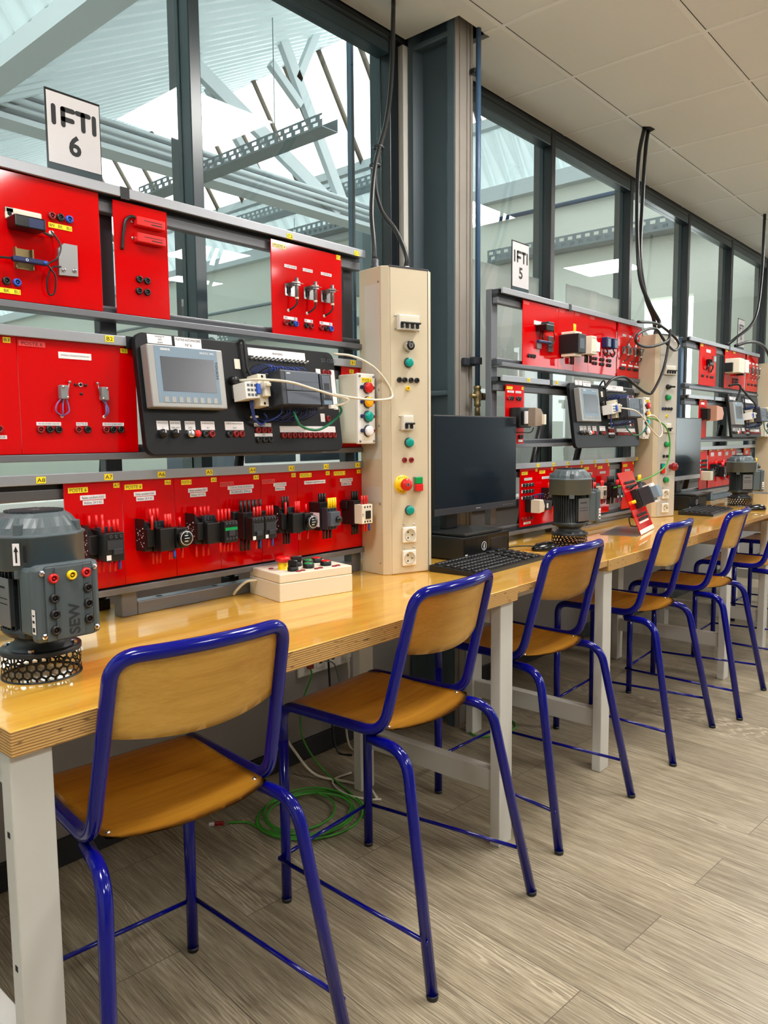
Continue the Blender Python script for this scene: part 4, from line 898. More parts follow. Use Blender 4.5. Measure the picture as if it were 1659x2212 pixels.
# ------------------------------------------------------------------ black automation boards
def board(dx, x0, x1, z0, z1, label_, near=True, num='N°6', yt=0.53, yb=0.49):
    ang = math.atan2(yt-yb, z1-z0)
    t = thing('automation_board', label_, 'control board', (dx+x0-0.012, yb-0.015, z0+0.001)); t.rotation_euler = (-ang, 0, 0)
    w, h = x1-x0, z1-z0; X, Z = x0, z0
    def rr(w, h, r, n=6):
        o = []
        for cx, cz, a0 in ((w-r, h-r, 0), (r, h-r, 90), (r, r, 180), (w-r, r, 270)):
            for i in range(n+1): a = R(a0+90*i/n); o.append((cx+r*math.cos(a), cz+r*math.sin(a)))
        return o
    MB().m(M_BOARD).prism(rr(w, h, 0.026), 0, 0.018, 'y', bv=0.002).obj('backboard', t)
    px = lambda x: x-x0
    pz = lambda z: (z-z0)
    F = -0.0
    # touch screen
    hx0, hx1, hz0, hz1 = (0.575, 0.80, 1.339, 1.495) if near else (0.575, 0.775, 1.328, 1.486)
    b = MB().m(M_HMIF).box(px(hx0), px(hx1), -0.03, 0, pz(hz0), pz(hz1), 0.003)
    o = b.obj('touch_panel', t)
    box(M_HMIB, px(hx0)+0.019, px(hx1)-0.019, -0.0306, -0.03, pz(hz0)+0.012, pz(hz1)-0.003).obj('front_foil', o)
    box(M_HMIS, px(hx0)+0.034, px(hx1)-0.031, -0.0312, -0.0306, pz(hz0)+0.041, pz(hz1)-0.029).obj('screen', o)
    for i in range(8):
        kx = px(hx0)+0.04+i*((hx1-hx0)-0.078)/7; box(M_HMIF, kx-0.006, kx+0.006, -0.0314, -0.0306, pz(hz0)+0.013, pz(hz0)+0.027).obj('key', o)
    text('SIEMENS', 0.028, 0.0055, o, (px(hx0)+0.05, -0.0314, pz(hz1)-0.011), M_INKW, fit=False); text('SIMATIC HMI', 0.043, 0.0055, o, (px(hx1)-0.052, -0.0314, pz(hz1)-0.013), M_INKW, fit=False)
    text('TOUCH', 0.045, 0.0075, o, (px(hx1)-0.024, -0.0314, pz(hz1)-0.055), M_INK, rot=(0, R(90), 0), fit=False)
    # papers
    lab = lambda a, b_, c, d, s=None, **k: label(t, px(a), px(b_), pz(c), pz(d), M_PAPER, s, y=-0.0006, **k)
    lab(0.598, 0.668, 1.504, 1.527, ['Adresse IP', 'API', 'IHM'], frac=(0.4, 0.6)); lab(0.677, 0.758, 1.502, 1.527, ['PLATINE AUTOMATISME', num], frac=(0.92, 0.6))
    for a, b_, s in ((0.598, 0.631, ['ENTREE ANALOGIQUE', 'I']), (0.636, 0.667, ['ENTREES', 'RELAIS']), (0.68, 0.711, ['ENTREES', '24V']), (0.729, 0.772, ['ENTREE ANALOGIQUE', '0V']), (0.806, 0.869, ['SORTIE ANALOGIQUE', '24V'])): lab(a, b_, 1.287, 1.31, s, frac=(0.85, 0.4))
    lab(0.912, 1.129, 1.497, 1.519, 'ENTREES', frac=(0.2, 0.25)); lab(0.906, 0.968, 1.297, 1.307, '24V'); lab(0.905, 0.969, 1.269, 1.278, '0V'); lab(0.999, 1.225, 1.281, 1.299, 'SORTIES', frac=(0.2, 0.35))
    lab(1.168, 1.187, 1.453, 1.475); lab(1.229, 1.247, 1.352, 1.475); lab(1.167, 1.185, 1.313, 1.338)
    for x, mt in ((0.739, M_BLACK), (0.76, M_REDD), (0.817, M_BLACK), (0.839, M_REDD), (0.859, M_REDD)): socket(t, px(x), pz(1.276), mt, 0)
    for x in (0.917, 0.938, 0.958): socket(t, px(x), pz(1.29)-0.003, M_REDD, 0); socket(t, px(x), pz(1.26), M_BLACK, 0)
    for i in range(11): socket(t, px(1.01+0.0206*i), pz(1.272), M_REDD, 0)
    for x, z in ((1.201, 1.465), (1.222, 1.465), (1.197, 1.323)): socket(t, px(x), pz(z), M_REDD, 0)
    tg = share('toggle', lambda: MB().m(M_STEEL).lathe([(0.0042, 0), (0.0042, 0.003), (0.0028, 0.004), (0.0028, 0.007), (0, 0.007)], 10, axis='y').m(M_WHITE).tube([(0, -0.006, 0), (0, -0.017, 0.004)], 0.0024, 6))
    for i in range(14): put(tg, 'toggle_switch', t, (px(0.922+0.0156*i), 0, pz(1.488)))
    kn = share('knob', lambda: MB().m(M_BLACK).lathe([(0.011, 0), (0.011, 0.006), (0.008, 0.008), (0.008, 0.016), (0, 0.016)], 16, axis='y').m(M_INKW).box(-0.001, 0.001, -0.0165, -0.016, 0, 0.008))
    for x in (0.612, 0.648): put(kn, 'knob', t, (px(x), 0, pz(1.278)))
    MB().m(M_CHROME).lathe([(0.010, 0), (0.010, 0.012), (0.006, 0.013), (0, 0.013)], 16, axis='y').obj('selector', t, (px(0.692), 0, pz(1.277))); lamp(t, px(0.711), pz(1.277), M_REDP, 0, 0.009, 0.014, 'push_button')
    text('S7-1200', 0.06, 0.012, t, (px(1.226), -0.0008, pz(1.503)), M_CHAR2)
    # terminal block, breaker and controller on the rail
    MB().m(M_STEEL).box(px(0.842), px(1.135), -0.008, 0, pz(1.372), pz(1.407), 0.001).obj('mounting_rail', t)
    b = MB().m(M_WHITE)
    b.prism([(px(0.84), pz(1.362)), (px(0.888), pz(1.366)), (px(0.888), pz(1.404)), (px(0.868), pz(1.412)), (px(0.84), pz(1.408))], -0.062, -0.008, 'y', bv=0.002)
    b.m(M_CHAR2)
    for i in range(3):
        for j in range(3): b.box(px(0.846)+i*0.012, px(0.854)+i*0.012, -0.0628, -0.062, pz(1.37)+j*0.013, pz(1.377)+j*0.013)
    b.m(M_BLUP).box(px(0.876), px(0.889), -0.068, -0.03, pz(1.376), pz(1.405), 0.002)
    b.obj('terminal_block', t)
    b = MB().m(M_CREAM).box(px(0.892), px(0.922), -0.055, -0.008, pz(1.345), pz(1.434), 0.002).box(px(0.898), px(0.918), -0.072, -0.055, pz(1.37), pz(1.412), 0.002).box(px(0.9), px(0.916), -0.08, -0.072, pz(1.396), pz(1.406), 0.002)
    b.m(M_HOLE).lathe([(0.004, 0.0004), (0, 0.0004)], 12, o=(px(0.907), -0.055, pz(1.427)), axis='y').lathe([(0.004, 0.0004), (0, 0.0004)], 12, o=(px(0.907), -0.055, pz(1.353)), axis='y')
    b.obj('circuit_breaker', t)
    b = MB().m(M_CHAR).box(px(0.922), px(0.99), -0.05, -0.008, pz(1.342), pz(1.438), 0.002).box(px(0.935), px(1.08), -0.098, -0.008, pz(1.343), pz(1.44), 0.003)
    b.m(M_CHAR2).box(px(0.952), px(1.078), -0.0995, -0.098, pz(1.384), pz(1.437), 0.001).box(px(0.952), px(1.078), -0.0995, -0.098, pz(1.346), pz(1.381), 0.001)
    b.m(M_CHAR).box(px(0.978), px(0.9786), -0.0999, -0.0994, pz(1.386), pz(1.41)).box(px(1.01), px(1.0106), -0.0999, -0.0994, pz(1.386), pz(1.41)).box(px(0.952), px(1.078), -0.0999, -0.0994, pz(1.409), pz(1.4096))
    o = b.obj('controller', t); text('SIEMENS', 0.014, 0.004, o, (px(0.964), -0.0999, pz(1.431)), M_INKW, fit=False)
    b = MB().m(M_CHAR).box(px(1.086), px(1.132), -0.096, -0.008, pz(1.343), pz(1.438), 0.003); b.m(M_CHAR2).box(px(1.093), px(1.126), -0.0975, -0.096, pz(1.366), pz(1.432), 0.001).m(M_HMIB).box(px(1.093), px(1.126), -0.0975, -0.096, pz(1.348), pz(1.36), 0.001).m(M_BLACK).box(px(1.1), px(1.12), -0.098, -0.0974, pz(1.39), pz(1.41)).box(px(1.1), px(1.12), -0.098, -0.0974, pz(1.368), pz(1.383))
    b.obj('network_switch', t)
    # cable gland, clip, wire bundles
    MB().m(M_BLACK).lathe([(0.012, 0), (0.012, 0.012), (0.009, 0.02), (0, 0.02)], 14, axis='y').obj('cable_gland', t, (px(0.846), 0, pz(1.422)))
    box(M_CREAM, px(0.860), px(0.879), -0.003, 0, pz(1.455), pz(1.483), bv=0.001).obj('clip_plate', t)
    MB().m(M_BLKC).tube(spline([(px(0.884), 0.012, pz(1.515)), (px(0.884), -0.006, pz(1.534)), (px(0.892), -0.012, pz(1.53)), (px(0.893), -0.012, pz(1.49)), (px(0.895), -0.012, pz(1.455)), (px(0.905), -0.016, pz(1.43))]), 0.0042).obj('power_cable', t)
    rnd = random.Random(int(dx*10)+5)
    for i in range(14):
        xx = 0.93+i*0.0105; mt = M_BLUW if i % 4 else M_BLKC
        MB().m(mt).tube(spline([(px(xx), -0.06, pz(1.437)), (px(xx)-0.004, -0.062, pz(1.452)+rnd.random()*0.006), (px(xx)-0.022, -0.035, pz(1.456)+rnd.random()*0.008), (px(xx)-0.035, -0.003, pz(1.446))], 4), 0.0014, 5).obj('wire', t)
        MB().m(M_BLUD if i % 3 else M_BLUW).tube(spline([(px(xx)+0.03, -0.06, pz(1.345)), (px(xx)+0.026, -0.06, pz(1.33)-rnd.random()*0.008), (px(xx)+0.005, -0.03, pz(1.318)-rnd.random()*0.01), (px(xx)-0.01, -0.002, pz(1.318))], 4), 0.0014, 5).obj('wire', t)
    MB().m(M_BLUW).tube(spline([(px(0.885), -0.03, pz(1.365)), (px(0.885), -0.03, pz(1.335)), (px(0.895), -0.022, pz(1.315)), (px(0.92), -0.014, pz(1.30)), (px(0.945), -0.012, pz(1.318)), (px(0.94), -0.008, pz(1.335))]), 0.003).tube(spline([(px(0.879), -0.03, pz(1.365)), (px(0.88), -0.03, pz(1.332)), (px(0.893), -0.02, pz(1.312)), (px(0.925), -0.012, pz(1.302))]), 0.0026).obj('wire_loom', t)
    box(M_WHITE, px(0.885), px(0.905), -0.026, -0.012, pz(1.318), pz(1.324), bv=0.002).obj('cable_tie', t)
    return t
B6 = board(0, 0.563, 1.252, 1.224, 1.53, 'nearest black automation board with grey touchscreen and controller')
board(D5+0.13, 0.54, 1.275, 1.206, 1.512, 'black automation board on the second rack, under its tilted top panels', False, 'N°5')
board(D4+0.26, 0.57, 1.27, 1.243, 1.548, 'farthest black automation board, beside the right edge', False, 'N°4')

def light_box(dx, label_, ps, x0=1.292, y=0.46, z0=1.244):
    t = thing('indicator_box', label_, 'indicator light box', (dx+x0, y, z0))
    w, h = 0.083, 0.223
    b = MB().m(M_CREAM); 
    b.box(0.002, w-0.002, 0.012, 0.088, 0.002, h-0.002, 0.004)
    b.obj('body', t)
    o = box(M_WHITE, 0, w, 0, 0.012, 0, h, bv=0.004).obj('cover', t)
    for x in (0.009, w-0.009):
        for z in (0.009, h-0.009): screw(t, x, z, 0.0, 0.0042, mt=M_STEEL)
    label(t, 0.018, 0.066, h-0.029, h-0.014, M_YEL, ps, y=-0.0005)
    for i, mt in enumerate((M_REDP, M_ORNP, M_GRNP, M_CLEAR)):
        z = 0.178-i*0.0455; lamp(t, 0.043, z, mt, 0.0, 0.0165, 0.016); socket(t, 0.017, z+0.001, M_BLUD, 0.0, 0.0065); socket(t, 0.068, z, M_REDD, 0.0, 0.0065)
    box(M_CREAM, 0.018, 0.065, -0.0008, 0, 0.012, 0.026).obj('name_plate', t)
light_box(0, 'white indicator box with red, amber, green and white lamps, beside nearest power column', 'POSTE 6')
light_box(D5+0.105, 'white indicator box with coloured lamps at the right end of the second rack', 'POSTE 5', 1.29)
light_box(D4+0.28, 'white indicator box with coloured lamps on the farthest rack', 'POSTE 4', 1.29)

# ------------------------------------------------------------------ power columns
def column(x, y, label_, kind):
    e = Vector((0.9479, -0.3186, 0)); rz = math.atan2(e.y, e.x)
    t = thing('power_column', label_, 'power column', (x, y, H), rz)
    hh = 0.993
    # plan outline in the local frame (front face on y=0, facing -y)
    pl = [(0.012, 0.0), (0.160, 0.0), (0.183, 0.018), (0.205, 0.155), (-0.03, 0.118), (-0.010, 0.012)]
    MB().m(M_BEIGE).prism(pl, 0, hh, 'z', bv=0.002, seg=1).obj('body', t)
    M_F = M_BEIGE if kind == 6 else M_GREYP
    f = box(M_F, 0.016, 0.158, -0.002, 0.004, 0.003, hh-0.004, bv=0.001, seg=1).obj('front_plate', t)
    MB().m(M_DGREY).box(0.159, 0.1605, -0.0012, 0.004, 0.003, hh-0.004).box(0.012, 0.162, -0.003, 0.02, hh-0.003, hh+0.002).obj('door_gap', t)
    Y = -0.002
    def out(xc, zc):
        o = box(M_WHITE, xc-0.026, xc+0.026, Y-0.009, Y, zc-0.026, zc+0.026, bv=0.003).obj('power_outlet', t)
        b = MB().m(mat('outlet_shade', srgb(196,190,172), 0.5)).lathe([(0.021, 0.009), (0.021, 0.0105), (0.0195, 0.0108), (0.0185, 0.0095), (0, 0.0094)], 28, o=(xc, Y, zc), axis='y'); b.m(M_HOLE)  # darker colour stands in for the shade inside the cup recess
        for dz in (-0.0095, 0.0095): b.lathe([(0.003, 0.0097), (0, 0.0097)], 10, o=(xc-0.008, Y, zc+dz), axis='y')
        b.m(M_BRASS).cyl((xc+0.007, Y-0.009, zc), (xc+0.007, Y-0.016, zc), 0.0024, 8); b.obj('outlet_cup', o)
        for s in (-1, 1): screw(t, xc+s*0.02, zc+0.034, Y, 0.0035)
    def brk(xc, zc, n):
        w = 0.0195*n
        b = MB().m(M_WHITE).box(xc-w/2, xc+w/2, Y-0.016, Y, zc-0.024, zc+0.024, 0.002).m(M_CREAM).box(xc-w/2+0.002, xc+w/2-0.002, Y-0.0168, Y-0.016, zc+0.002, zc+0.02)
        o = b.obj('breaker', t)
        b = MB().m(M_BLACK).box(xc-w/2+0.003, xc+w/2-0.001, Y-0.028, Y-0.02, zc-0.006, zc, 0.002)
        for i in range(n): b.m(M_BLACK).box(xc-w/2+0.005+i*0.0195, xc-w/2+0.0145+i*0.0195, Y-0.022, Y-0.016, zc-0.019, zc-0.002, 0.001)
        b.obj('breaker_lever', o)
        for s in (-1, 1):
            for q in (-1, 1): screw(t, xc+s*(w/2+0.006), zc+q*0.021, Y, 0.003)
    if kind == 6:
        brk(0.078, 0.818, 4); brk(0.073, 0.498, 2)
        MB().m(M_CHROME).lathe([(0.0165, 0), (0.0165, 0.018), (0.015, 0.022)], 24, axis='y').m(M_BLACKG).lathe([(0.015, 0.022), (0.013, 0.024), (0.0085, 0.024)], 24, axis='y').m(M_CHROME).lathe([(0.0085, 0.024), (0, 0.0245)], 16, axis='y').m(M_HOLE).box(-0.0015, 0.0015, -0.0252, -0.0244, -0.004, 0.004).obj('key_switch', t, (0.079, Y, 0.745))
        for z in (0.692, 0.434, 0.211): lamp(t, 0.082, z, M_GRNP, Y, 0.0145, 0.014)
        for x in (0.047, 0.068, 0.092, 0.114): socket(t, x, 0.636, M_BLACK, Y)
        socket(t, 0.079, 0.609, M_YELL, Y, 0.0075)
        for x in (0.065, 0.091): socket(t, x, 0.377, M_REDD, Y)
        r = MB().m(M_YELL).lathe([(0.03, 0), (0.03, 0.003), (0, 0.003)], 32, axis='y').obj('emergency_ring', t, (0.056, Y, 0.298))
        bmt = bmesh.new(); 
        for s, a0, st in (('ARRET', 125, -17), ("DURGENC", 220, 16)):
            for i, ch in enumerate(s):
                a = R(a0+st*i); me, tw, th = TXT[ch]; k0 = len(bmt.verts); bmt.from_mesh(me)
                bmt.verts.ensure_lookup_table(); vs = bmt.verts[k0:]
                rot = (a-PI/2) if st < 0 else (a+PI/2)
                M4 = Matrix.Translation((0.024*math.cos(a), -0.0034, 0.024*math.sin(a))) @ Matrix.Rotation(-rot, 4, 'Y') @ Matrix.Scale(0.0085, 4)
                bmesh.ops.transform(bmt, matrix=M4, verts=vs)
        me = bpy.data.meshes.new('lettering'); bmt.to_mesh(me); bmt.free(); me.materials.clear(); me.materials.append(M_INK); put(me, 'lettering', r)
        MB().m(M_YELL).lathe([(0.0115, 0.003), (0.0115, 0.016)], 20, axis='y').m(M_REDP).lathe([(0.011, 0.014), (0.0195, 0.022), (0.0205, 0.03), (0.018, 0.036), (0.006, 0.038)], 28, axis='y').m(M_CHROME).lathe([(0.006, 0.038), (0, 0.0385)], 14, axis='y').m(M_HOLE).box(-0.001, 0.001, -0.039, -0.0384, -0.004, 0.004).obj('emergency_button', t, (0.056, Y, 0.298))
        o = box(M_STEEL, 0.099, 0.131, Y-0.006, Y, 0.272, 0.322, bv=0.002).obj('double_button', t)
        box(M_GRN2, 0.101, 0.129, Y-0.014, Y-0.005, 0.298, 0.320, bv=0.002).obj('start_button', o); box(M_REDP, 0.101, 0.129, Y-0.016, Y-0.005, 0.274, 0.297, bv=0.002).obj('stop_button', o)
        out(0.080, 0.130); out(0.079, 0.053)
        b = MB().m(mat('faded_tape', srgb(205, 202, 190), 0.35))
        for z0, z1 in ((0.52, 0.94), (0.38, 0.46), (0.24, 0.29)): b.prism([(-0.0115, 0.02), (-0.0125, 0.02), (-0.0265, 0.1), (-0.0255, 0.1)], z0, z1, 'z')
        b.obj('tape_strip', t)
        for z in (0.945, 0.605, 0.49, 0.235, 0.04): MB().m(M_STEEL).lathe([(0.0035, 0), (0.003, 0.0015), (0, 0.002)], 10, axis='x').obj('screw', t, (-0.0135, 0.024, z), (0, 0, PI))
        MB().m(M_DGREY).lathe([(0.015, -0.002), (0.015, 0.012), (0.012, 0.014), (0.013, 0.03), (0.0085, 0.036), (0, 0.036)], 16).obj('cable_gland', t, (0.012, 0.085, hh+0.002))
        MB().m(M_WHITE).lathe([(0.013, -0.002), (0.012, 0.01), (0.008, 0.014), (0, 0.014)], 16).obj('cable_gland', t, (0.11, 0.05, hh+0.002))
    else:
        brk(0.085, 0.802, 4); brk(0.08, 0.49, 2)
        MB().m(M_BLACK).lathe([(0.014, 0), (0.014, 0.006), (0.01, 0.02), (0, 0.02)], 18, axis='y').box(-0.004, 0.03, -0.03, -0.016, -0.005, 0.005, 0.002).obj('rotary_switch', t, (0.078, Y, 0.712))
        for z in (0.655, 0.40, 0.205): lamp(t, 0.078, z, M_GRN2, Y, 0.0145, 0.02)
        for x, mt in ((0.045, M_BLUD), (0.066, M_BLACK), (0.09, M_BLACK), (0.112, M_BLACK)): socket(t, x, 0.594, mt, Y)
        socket(t, 0.078, 0.555, M_YELL, Y, 0.0075); socket(t, 0.062, 0.335, M_BLACK, Y); socket(t, 0.088, 0.335, M_BLACK, Y)
        o = box(M_CHAR, 0.038, 0.068, Y-0.006, Y, 0.24, 0.296, bv=0.002).obj('double_button', t)
        box(M_GRNP, 0.04, 0.066, Y-0.012, Y-0.005, 0.269, 0.294, bv=0.002).obj('start_button', o); box(M_REDP, 0.04, 0.066, Y-0.012, Y-0.005, 0.242, 0.267, bv=0.002).obj('stop_button', o)
        MB().m(M_REDD).lathe([(0.013, 0), (0.013, 0.012), (0.022, 0.022), (0.023, 0.034), (0.016, 0.042), (0, 0.042)], 24, axis='y').obj('emergency_button', t, (0.118, Y, 0.277))
        out(0.08, 0.126); out(0.078, 0.05)
        for z in (0.777, 0.35+0.11, 0.31, 0.235): MB().m(M_DGREY).box(0.03, 0.15, Y-0.0004, Y, z-0.001, z).obj('printed_line', t)
        label(t, 0.125, 0.15, hh-0.035, hh-0.012, M_PAPER, None, y=Y-0.0005)
        MB().m(M_DGREY).lathe([(0.015, -0.002), (0.015, 0.012), (0.011, 0.03), (0, 0.03)], 16).obj('cable_gland', t, (0.05, 0.06, hh+0.002))
column(1.389, 0.425, 'beige power column with yellow ringed emergency stop, right of the nearest rack', 6)
column(3.640, 0.437, 'beige power column with grey front and dark red stop button, second rack', 5)
column(5.93, 0.44, 'beige power column cut by the right edge of the picture', 4)

# ------------------------------------------------------------------ station 5 and 4 panels
S5 = D5; G5 = 'red panels on the second rack'
q = panel('red panel with a light sensor and steel plate, top left of the second rack', 0.296, 0.606, 1.57, 1.846, S5, G5); t, X, Z = q.t, q.x, q.z
MB().m(M_WHITE).box(0.386-X, 0.45-X, -0.008, -0.004, 1.75-Z, 1.768-Z, 0.001).obj('mounting_plate', t)
MB().m(M_BLACKG).box(0.40-X, 0.47-X, -0.06, -0.004, 1.722-Z, 1.75-Z, 0.003).m(M_CHAR).box(0.42-X, 0.47-X, -0.058, -0.02, 1.75-Z, 1.762-Z, 0.002).obj('photocell', t)
MB().m(M_BLKC).tube(spline([(0.46-X, -0.03, 1.725-Z), (0.51-X, -0.03, 1.73-Z), (0.545-X, -0.02, 1.70-Z), (0.52-X, -0.02, 1.665-Z), (0.48-X, -0.018, 1.67-Z), (0.45-X, -0.012, 1.70-Z), (0.46-X, -0.01, 1.72-Z)]), 0.0022).obj('cable', t)
MB().m(M_STEEL).box(0.403-X, 0.44-X, -0.014, -0.004, 1.648-Z, 1.685-Z, 0.001).obj('mounting_plate', t)
MB().m(M_BLUD).box(0.39-X, 0.5-X, -0.03, -0.016, 1.672-Z, 1.684-Z, 0.003).obj('fibre_amplifier', t)
MB().m(M_STEEL).box(0.506-X, 0.545-X, -0.014, -0.004, 1.643-Z, 1.712-Z, 0.001).obj('steel_plate', t)
for x in (0.344, 0.369, 0.391): q.s(M_BLACK, (x, 1.613))
q.l(0.30, 0.345, 1.828, 1.84, M_PINK, 'POSTE 5'); q.l(0.585, 0.6, 1.826, 1.838, M_PINK, 'C2')
q = panel('red panel half hidden by a black and cream contactor, second rack top row', 0.607, 0.757, 1.57, 1.85, S5, G5); t, X, Z = q.t, q.x, q.z
q.l(0.615, 0.66, 1.83, 1.842, M_PINK, 'POSTE 5')
o = MB().m(M_BLACK).box(0.0, 0.075, -0.1, 0, 0.0, 0.086, 0.003).m(M_CHAR2).box(0.012, 0.055, -0.101, -0.1, 0.02, 0.066).m(M_CREAM).box(0.005, 0.07, -0.08, -0.01, 0.086, 0.098, 0.002).box(0.005, 0.07, -0.08, -0.01, -0.014, 0.0, 0.002).obj('power_supply', t, (0.612-X, -0.004, 1.64-Z))
wires(o, (0.05, 0.06), 0.097, -0.05, M_YELL, ln=0.04); wires(o, (0.068,), 0.097, -0.05, M_REDP, ln=0.04); wires(o, (0.02, 0.035, 0.05), -0.014, -0.05, M_BLKC, False, 0.034)
q = panel('narrow red panel with a cream contactor, second rack top row', 0.758, 0.908, 1.57, 1.853, S5, G5); t, X, Z = q.t, q.x, q.z
q.l(0.765, 0.81, 1.833, 1.845, M_PINK, 'POSTE 5')
o = MB().m(M_CREAM).box(0.0, 0.05, -0.09, 0, -0.01, 0.075, 0.003).box(0.05, 0.09, -0.075, 0, -0.008, 0.06, 0.003).m(M_WHITE).box(0.05, 0.088, -0.09, -0.075, 0.005, 0.05, 0.002).m(M_HOLE)
for i in range(3): o.lathe([(0.003, 0.0005), (0, 0.0005)], 8, o=(0.01+i*0.014, -0.09, 0.065), axis='y'); o.lathe([(0.003, 0.0005), (0, 0.0005)], 8, o=(0.01+i*0.014, -0.09, 0.0), axis='y')
o = o.obj('contactor', t, (0.765-X, -0.004, 1.655-Z)); wires(o, (0.01, 0.024, 0.038, 0.06, 0.074), -0.01, -0.05, M_BLKC, False, 0.036)
q = panel('red panel with two blue grey sensors and twelve sockets, second rack top row', 0.909, 1.225, 1.572, 1.854, S5, G5); t, X, Z = q.t, q.x, q.z
for x in (1.055, 1.135):
    o = MB().m(M_BLUD).box(0, 0.042, -0.03, 0, 0, 0.052, 0.004).m(M_HMIB).box(0.008, 0.04, -0.031, -0.03, 0.004, 0.044, 0.002).obj('safety_sensor', t, (x-X, -0.004, 1.705-Z))
    MB().m(M_BLKC).tube(spline([(0.02, -0.015, 0), (0.03, -0.02, -0.025), (0.015, -0.015, -0.04), (-0.005, -0.01, -0.02)]), 0.0035).obj('cable', o)
for x in (0.965, 1.045, 1.125):
    for a in (0, 0.026):
        for z in (1.645, 1.622): q.s(M_BLACK, (x+a, z))
q.l(0.92, 0.97, 1.833, 1.846, M_PINK, 'POSTE 5')
q = panel('red panel with three bracketed sensors, top right of the second rack', 1.24, 1.545, 1.573, 1.853, S5, G5); t, X, Z = q.t, q.x, q.z
for x in (1.30, 1.39, 1.47): prox(t, x-X, 1.695-Z)
for x in (1.281, 1.303, 1.325, 1.375, 1.397, 1.45, 1.47, 1.49): q.s(M_BLACK, (x, 1.618))
for x in (1.30, 1.385, 1.46): q.l(x, x+0.04, 1.785, 1.796, M_PAPER, 'CAPTEUR'); q.l(x-0.005, x+0.05, 1.632, 1.641, M_PAPER, None)
MB().m(M_BLKC).tube(spline([(1.50-X, -0.03, 1.80-Z), (1.42-X, -0.05, 1.83-Z), (1.33-X, -0.05, 1.79-Z), (1.28-X, -0.03, 1.72-Z), (1.262-X, -0.004, 1.66-Z)]), 0.002).obj('cable', t)
q = panel('tall narrow red panel with a black and beige relay, left of the second board', 0.163, 0.31, 1.216, 1.483, S5, G5); t, X, Z = q.t, q.x, q.z
q.l(0.17, 0.215, 1.462, 1.474, M_YEL, 'POSTE 5'); q.l(0.29, 0.305, 1.464, 1.475, M_YEL, 'B4'); q.l(0.175, 0.225, 1.448, 1.457, M_PAPER, 'RELAIS'); q.l(0.24, 0.285, 1.448, 1.457, M_PAPER, 'MARCHE')
for x, mt in ((0.18, M_REDD), (0.198, M_BLACK), (0.216, M_BLACK), (0.255, M_BLACK), (0.274, M_BLACK)): q.s(mt, (x, 1.425))
o = MB().m(M_BLACK).box(0.0, 0.09, -0.055, 0, 0.0, 0.085, 0.004).box(0.01, 0.08, -0.066, -0.055, 0.012, 0.07, 0.003).m(M_PAPER).box(0.012, 0.045, -0.08, -0.066, 0.015, 0.068, 0.002).m(mat('relay_taupe', srgb(142, 124, 110), 0.5)).prism([(0.02, 0.005), (0.085, 0.008), (0.085, 0.06), (0.065, 0.078), (0.02, 0.082)], -0.115, -0.08, 'y', bv=0.002).m(M_CREAM).box(0.07, 0.085, -0.13, -0.115, 0.012, 0.055, 0.002).obj('relay_block', t, (0.19-X, -0.004, 1.30-Z))
MB().m(M_BLKC).tube(spline([(0.05, -0.09, 0.0), (0.04, -0.08, -0.02), (0.02, -0.03, -0.02), (0.01, 0, -0.03)]), 0.0022).obj('wire', o)
q.s(M_BLACK, (0.275, 1.262), (0.29, 1.262)); q.l(0.265, 0.3, 1.24, 1.25, M_PAPER, None)
r5 = [(0.283, 0.436, 'red panel with rows of white and black sockets, bottom left of second rack', None), (0.437, 0.578, 'red panel with a black relay behind the second motor', 'relay'), (0.579, 0.72, 'red panel mostly hidden behind the second motor cowl', 'timer'), (0.721, 0.872, 'red panel just behind the top of the second motor', 'double'), (0.873, 1.025, 'red panel with a cream contactor right of the second motor', 'cream'), (1.026, 1.176, 'red panel right of the cream contactor, behind the tilted panel', 'double'), (1.33, 1.486, 'lone red panel with a breaker at the right end of second bottom row', 'breaker')]
for i, (x0, x1, lb, kind) in enumerate(r5):
    q = panel(lb, x0, x1, 0.866, 1.132, S5, G5); t, X, Z = q.t, q.x, q.z
    q.l(x0+0.012, x0+0.062, 1.095, 1.109, M_YEL, 'POSTE 5'); q.l(x1-0.022, x1-0.006, 1.106, 1.12, M_YEL, ('A7', 'A6', 'A5', 'A4', 'A3', 'A2', 'A1')[i]); q.l(x0+0.035, x0+0.1, 1.07, 1.081, M_PAPER, 'CONTACTEUR')
    if kind: q.c(x0+0.03, 0.95, kind)
    else:
        for j in range(3):
            for k in range(4):
                q.s(M_BLACK, (0.312+k*0.026, 1.05-j*0.028)); box(M_PAPER, -0.004, 0.004, -0.0006, 0.0006, -0.006, 0.006).obj('label', t, (0.300+k*0.026-X, -0.0048, 1.05-j*0.028-Z))
        o = MB().m(M_BLACK).box(0, 0.07, -0.03, 0, 0.0, 0.06, 0.003).m(M_CREAM).prism([(0.0, 0.0), (0.04, 0.004), (0.046, 0.03), (0.03, 0.058), (0.0, 0.056)], -0.075, -0.03, 'y', bv=0.002).m(M_CHAR).box(0.05, 0.1, -0.08, -0.02, 0.01, 0.05, 0.003).m(M_WHITE).box(0.05, 0.06, -0.083, -0.08, 0.02, 0.04).obj('terminal_relay', t, (0.325-X, -0.004, 0.93-Z))
        for s in range(5): MB().m(M_BLUW if s % 2 else M_BLUD).tube(spline([(0.01+0.015*s, -0.03, 0.056), (0.0+0.016*s, -0.04, 0.075), (0.03+0.012*s, -0.05, 0.08), (0.05+0.01*s, -0.04, 0.055)]), 0.0016, 5).obj('wire', o)
        for k in range(4): q.s(M_REDD, (0.305+k*0.026, 0.90))
        q.l(0.315, 0.375, 0.876, 0.886, M_PAPER, 'SORTIES')
S4 = D4; G4 = 'red panels on the farthest rack'
